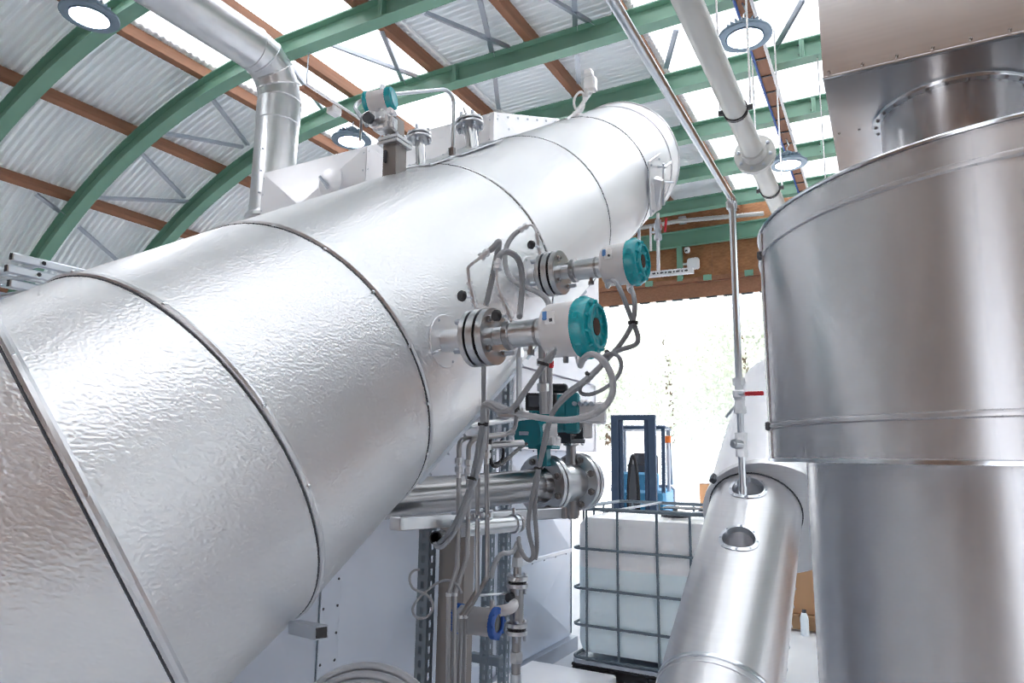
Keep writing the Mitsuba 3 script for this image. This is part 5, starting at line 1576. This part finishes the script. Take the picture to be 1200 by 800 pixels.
# ------------------------------------------------------------------ liquid container in its cage
def ibc(x0, y0, z0, label, far=False, group=None):
    th = thing('liquid_container', label, 'container', group)
    W, D_, = 1.2, 1.0
    tk = 'mat_tankfar' if far else 'mat_tank'

    def rrect(inset, z, r=.05):
        pts = []
        for cx, cy, a0 in ((W - inset - r, D_ - inset - r, 0), (inset + r, D_ - inset - r, 90), (inset + r, inset + r, 180), (W - inset - r, inset + r, 270)):
            for k in range(6):
                a = math.radians(a0 + 90 * k / 5)
                pts.append((x0 + cx + r * math.cos(a), y0 + cy + r * math.sin(a), z0 + z))
        return pts
    body = hull(rrect(.035, .20, .1) + rrect(.022, .26, .09) + rrect(.022, 1.03, .09) + rrect(.05, 1.085, .1))
    part(th, 'tank', body, tk, 40, label='translucent white plastic tank with liquid' if not far else None)
    part(th, 'lid', rod((x0 + .6, y0 + .5, z0 + 1.08), (x0 + .6, y0 + .5, z0 + 1.12), .10, 24), 'mat_dark')
    for z, r in ((.165, .011), (.375, .009), (.613, .009), (.878, .009), (1.148, .0125)):
        p = np.array(rrect(.004, z, .06)); p = np.vstack([p, p[:1]])
        part(th, 'cage_ring', tube(p, r, 8), 'mat_cage')
    for x in (.11, .335, .61, .83, 1.07):
        for y in (.008, .992):
            part(th, 'cage_bar', rod((x0 + x, y0 + y, z0 + .15), (x0 + x, y0 + y, z0 + 1.148), .0085, 8), 'mat_cage')
    for y in (.2, .4, .6, .8):
        for x in (.008, 1.192):
            part(th, 'cage_bar', rod((x0 + x, y0 + y, z0 + .15), (x0 + x, y0 + y, z0 + 1.148), .0085, 8), 'mat_cage')
    if not far:
        for x in (.35, .85):
            part(th, 'top_bar', bar((x0 + x, y0, z0 + 1.152), (x0 + x, y0 + 1.0, z0 + 1.152), .03, .012), 'mat_zinc', False)
        part(th, 'name_plate', box((x0 + .73, y0 + .30, z0 + 1.165), (.30, .20, .006)), 'mat_dark', False)
        part(th, 'base_tray', hull(rrect(.0, .125, .04) + rrect(.0, .150, .04)), 'mat_zinc', 20)
    for k, x in enumerate((.07, .60, 1.13)):
        part(th, 'pallet_runner', box((x0 + x, y0 + .5, z0 + .055), (.14, 1.0, .11), None, .01), 'mat_black', False)
    part(th, 'pallet_deck', box((x0 + .6, y0 + .5, z0 + .118), (1.2, 1.0, .016)), 'mat_black', False)
    return th


ibc(-1.99, 4.51, .0, 'white liquid tank in a zinc wire cage on a black pallet beside the pale housing')
# cardboard box on a wooden pallet behind the vessel
cbx = thing('cardboard_box', 'brown cardboard box on the wooden pallet behind the inclined tube', 'box')
part(cbx, 'carton', box((-.45, 7.25, .50), (.85, .8, .70), None, .006), 'mat_card', False)
pal = thing('wooden_pallet', 'wooden pallet under the brown cardboard box', 'pallet')
for y in (6.88, 7.25, 7.62):
    part(pal, 'stringer', box((-.45, y, .07), (.95, .10, .10)), 'mat_palletwood', False)
for k in range(6):
    part(pal, 'deck_board', box((-.86 + .165 * k, 7.25, .135), (.12, .9, .022)), 'mat_palletwood', False)
bt2 = thing('floor_bottle', 'small pale bottle standing in front of the cardboard box', 'bottle')
part(bt2, 'body', lathe([(0, 0), (.035, 0), (.035, .15), (.02, .19), (0, .19)], 20, frame((-.745, 6.72, .0), (0, 0, 1))), 'mat_tankfar')
part(bt2, 'cap', rod((-.745, 6.72, .19), (-.745, 6.72, .215), .018, 14), 'mat_dark')

# ------------------------------------------------------------------ outside the gate
fk = thing('forklift', 'dark blue forklift with a tall mast and orange beacon standing outside the gate', 'forklift')
FKM = np.eye(4)
ry, rx_ = V(-.17, .985, 0), V(.985, .17, 0)
FKM[:3, 0], FKM[:3, 1], FKM[:3, 2], FKM[:3, 3] = rx_, ry, V(0, 0, 1), V(-3.98, 11.75, 0)


def fkp(name, m, mt, **k):
    return part(fk, name, xf(m, FKM), mt, k.pop('smooth', False), **k)


for s in (-1, 1):
    fkp('mast_rail', box((s * .33, 0, 1.12), (.13, .12, 2.24), None, .01), 'mat_mast')
    fkp('mast_rail', box((s * .225, .03, 1.10), (.07, .09, 2.16), None, .01), 'mat_mast')
    fkp('lift_cylinder', rod((s * .25, .11, .3), (s * .25, .11, 2.05), .03, 12), 'mat_zinc', smooth=30)
    fkp('fork', box((s * .22, -.55, .08), (.12, 1.1, .04), None, .01), 'mat_dark')
    for y in (.35, 1.75):
        fkp('wheel', rod((s * .40, y, .30), (s * .56, y, .30), .30 if y < 1 else .25, 24), 'mat_rubber', smooth=30)
    fkp('cab_post', bar((s * .46, .42, .9), (s * .44, .75, 2.05), .06, .06, (1, 0, 0)), 'mat_mast')
    fkp('cab_post', bar((s * .46, 1.75, 1.0), (s * .44, 1.62, 2.05), .07, .07, (1, 0, 0)), 'mat_zinc')
    fkp('side_glass', box((s * .455, 1.2, 1.5), (.01, .9, .9)), 'mat_glass')
fkp('mast_head', box((0, 0, 2.22), (.80, .11, .09), None, .01), 'mat_mast')
fkp('mast_foot', box((0, 0, .35), (.62, .1, .12), None, .01), 'mat_mast')
fkp('carriage', box((0, -.06, .42), (.80, .06, .36), None, .01), 'mat_dark')
fkp('chain_guard', box((-.04, .05, .95), (.16, .06, .9), None, .01), 'mat_dark')
fkp('hose_guide', tube(path_smooth([(-.08, .06, .5), (-.1, .04, 1.1), (-.02, .04, 1.55), (.05, .04, 1.2), (.04, .06, .5)], 8), .03, 8), 'mat_black', smooth=30)
fkp('hood', box((0, 1.25, .62), (.98, 1.6, .62), None, .05), 'mat_truckblue')
fkp('counterweight', box((0, 1.98, .60), (1.0, .45, .75), None, .09), 'mat_mast')
fkp('seat', cat(box((0, 1.15, 1.0), (.5, .5, .12), None, .04), box((0, 1.40, 1.3), (.5, .12, .6), None, .05)), 'mat_dark')
fkp('dashboard', box((0, .62, 1.0), (.7, .2, .5), None, .04), 'mat_truckblue')
fkp('steering_wheel', lathe([(.17, -.012), (.19, 0), (.17, .012), (.15, 0), (.17, -.012)], 24, frame((0, .80, 1.30), (0, -.6, 1))), 'mat_black', smooth=30)
fkp('cab_roof', box((0, 1.2, 2.08), (.98, 1.05, .07), None, .02), 'mat_mast')
fkp('windscreen', box((0, .55, 1.5), (.84, .01, .85)), 'mat_glass')
fkp('beacon', rod((.50, .95, 1.80), (.50, .95, 1.93), .06, 16), 'mat_orange', smooth=30, label='orange beacon')
fkp('beacon_post', rod((.50, .95, .9), (.50, .95, 1.80), .035, 10), 'mat_zinc', smooth=30)
# pale crate, fence and trees
cr = thing('pale_crate', 'pale covered crate on the yard right of the forklift', 'crate')
part(cr, 'carton', box((-3.0, 15.2, .505), (1.1, 1.0, 1.0), None, .01), 'mat_card', False)
part(cr, 'cover_sheet', box((-3.0, 15.2, 1.02), (1.14, 1.04, .05), None, .02), 'mat_white', False)
fe = thing('mesh_fence', 'pale fence of upright bars across the yard behind the forklift', 'fence')
for k in range(40):
    part(fe, 'fence_bar', box((-9 + .28 * k, 21.0, .95), (.06, .05, 1.9)), 'mat_tankfar', False)
part(fe, 'fence_rail', box((-3.6, 21.05, 1.85), (11.4, .05, .08)), 'mat_tankfar', False)
part(fe, 'fence_rail', box((-3.6, 21.05, .95), (11.4, .05, .08)), 'mat_tankfar', False)
part(fe, 'fence_sheet', box((-3.6, 21.09, .95), (11.4, .02, 1.85)), 'mat_tankfar', False)


def tree(x, y, h, w, n, label, seed):
    r = np.random.default_rng(seed)
    th = thing('tree', label, 'tree')
    part(th, 'trunk', tube(path_smooth([(x, y, 0), (x + .15, y, h * .35), (x - .1, y + .1, h * .7)], 6), np.linspace(.22, .07, 13), 10), 'mat_bark')
    cen = r.normal(size=(26, 3)); cen /= np.linalg.norm(cen, axis=1)[:, None]
    cen = cen * (r.random((26, 1)) ** .4) * V(w * .8, w * .8, h * .40) + V(x, y, h * .58)
    c = cen[r.integers(0, 26, n)] + r.normal(size=(n, 3)) * V(w, w, h * .5) * .16
    nn = r.normal(size=(n, 3)); nn /= np.linalg.norm(nn, axis=1)[:, None]
    a = np.cross(nn, r.normal(size=(n, 3))); a /= np.linalg.norm(a, axis=1)[:, None]
    b = np.cross(nn, a)
    s = (.07 + .07 * r.random((n, 1)))
    v = np.stack([c - a * s, c + b * s * .55, c + a * s, c - b * s * .55], 1).reshape(-1, 3)
    i = np.arange(n) * 4
    f = np.vstack([np.stack([i, i + 1, i + 2], -1), np.stack([i, i + 2, i + 3], -1)])
    part(th, 'foliage', trimesh.Trimesh(v, f, process=False), 'mat_leaf', False, kind='stuff')


for k, (x, y, h, w, lab) in enumerate(((-9.6, 25, 8.5, 2.4, 'pale leafy tree beyond the fence, above the forklift mast'), (-6.9, 24, 9.0, 2.3, 'pale leafy tree beyond the fence, in the middle of the gate opening'),
                                       (-4.4, 25.5, 8.6, 2.3, 'pale leafy tree beyond the fence, just left of the upright polished pipe'), (-2.2, 24.5, 9.0, 2.3, 'pale leafy tree beyond the fence, behind the vessel'),
                                       (-12.0, 24.0, 8.0, 2.3, 'pale leafy tree beyond the fence, hidden left behind the white casing'))):
    tree(x, y, h, w, 7500, lab, 20 + k)
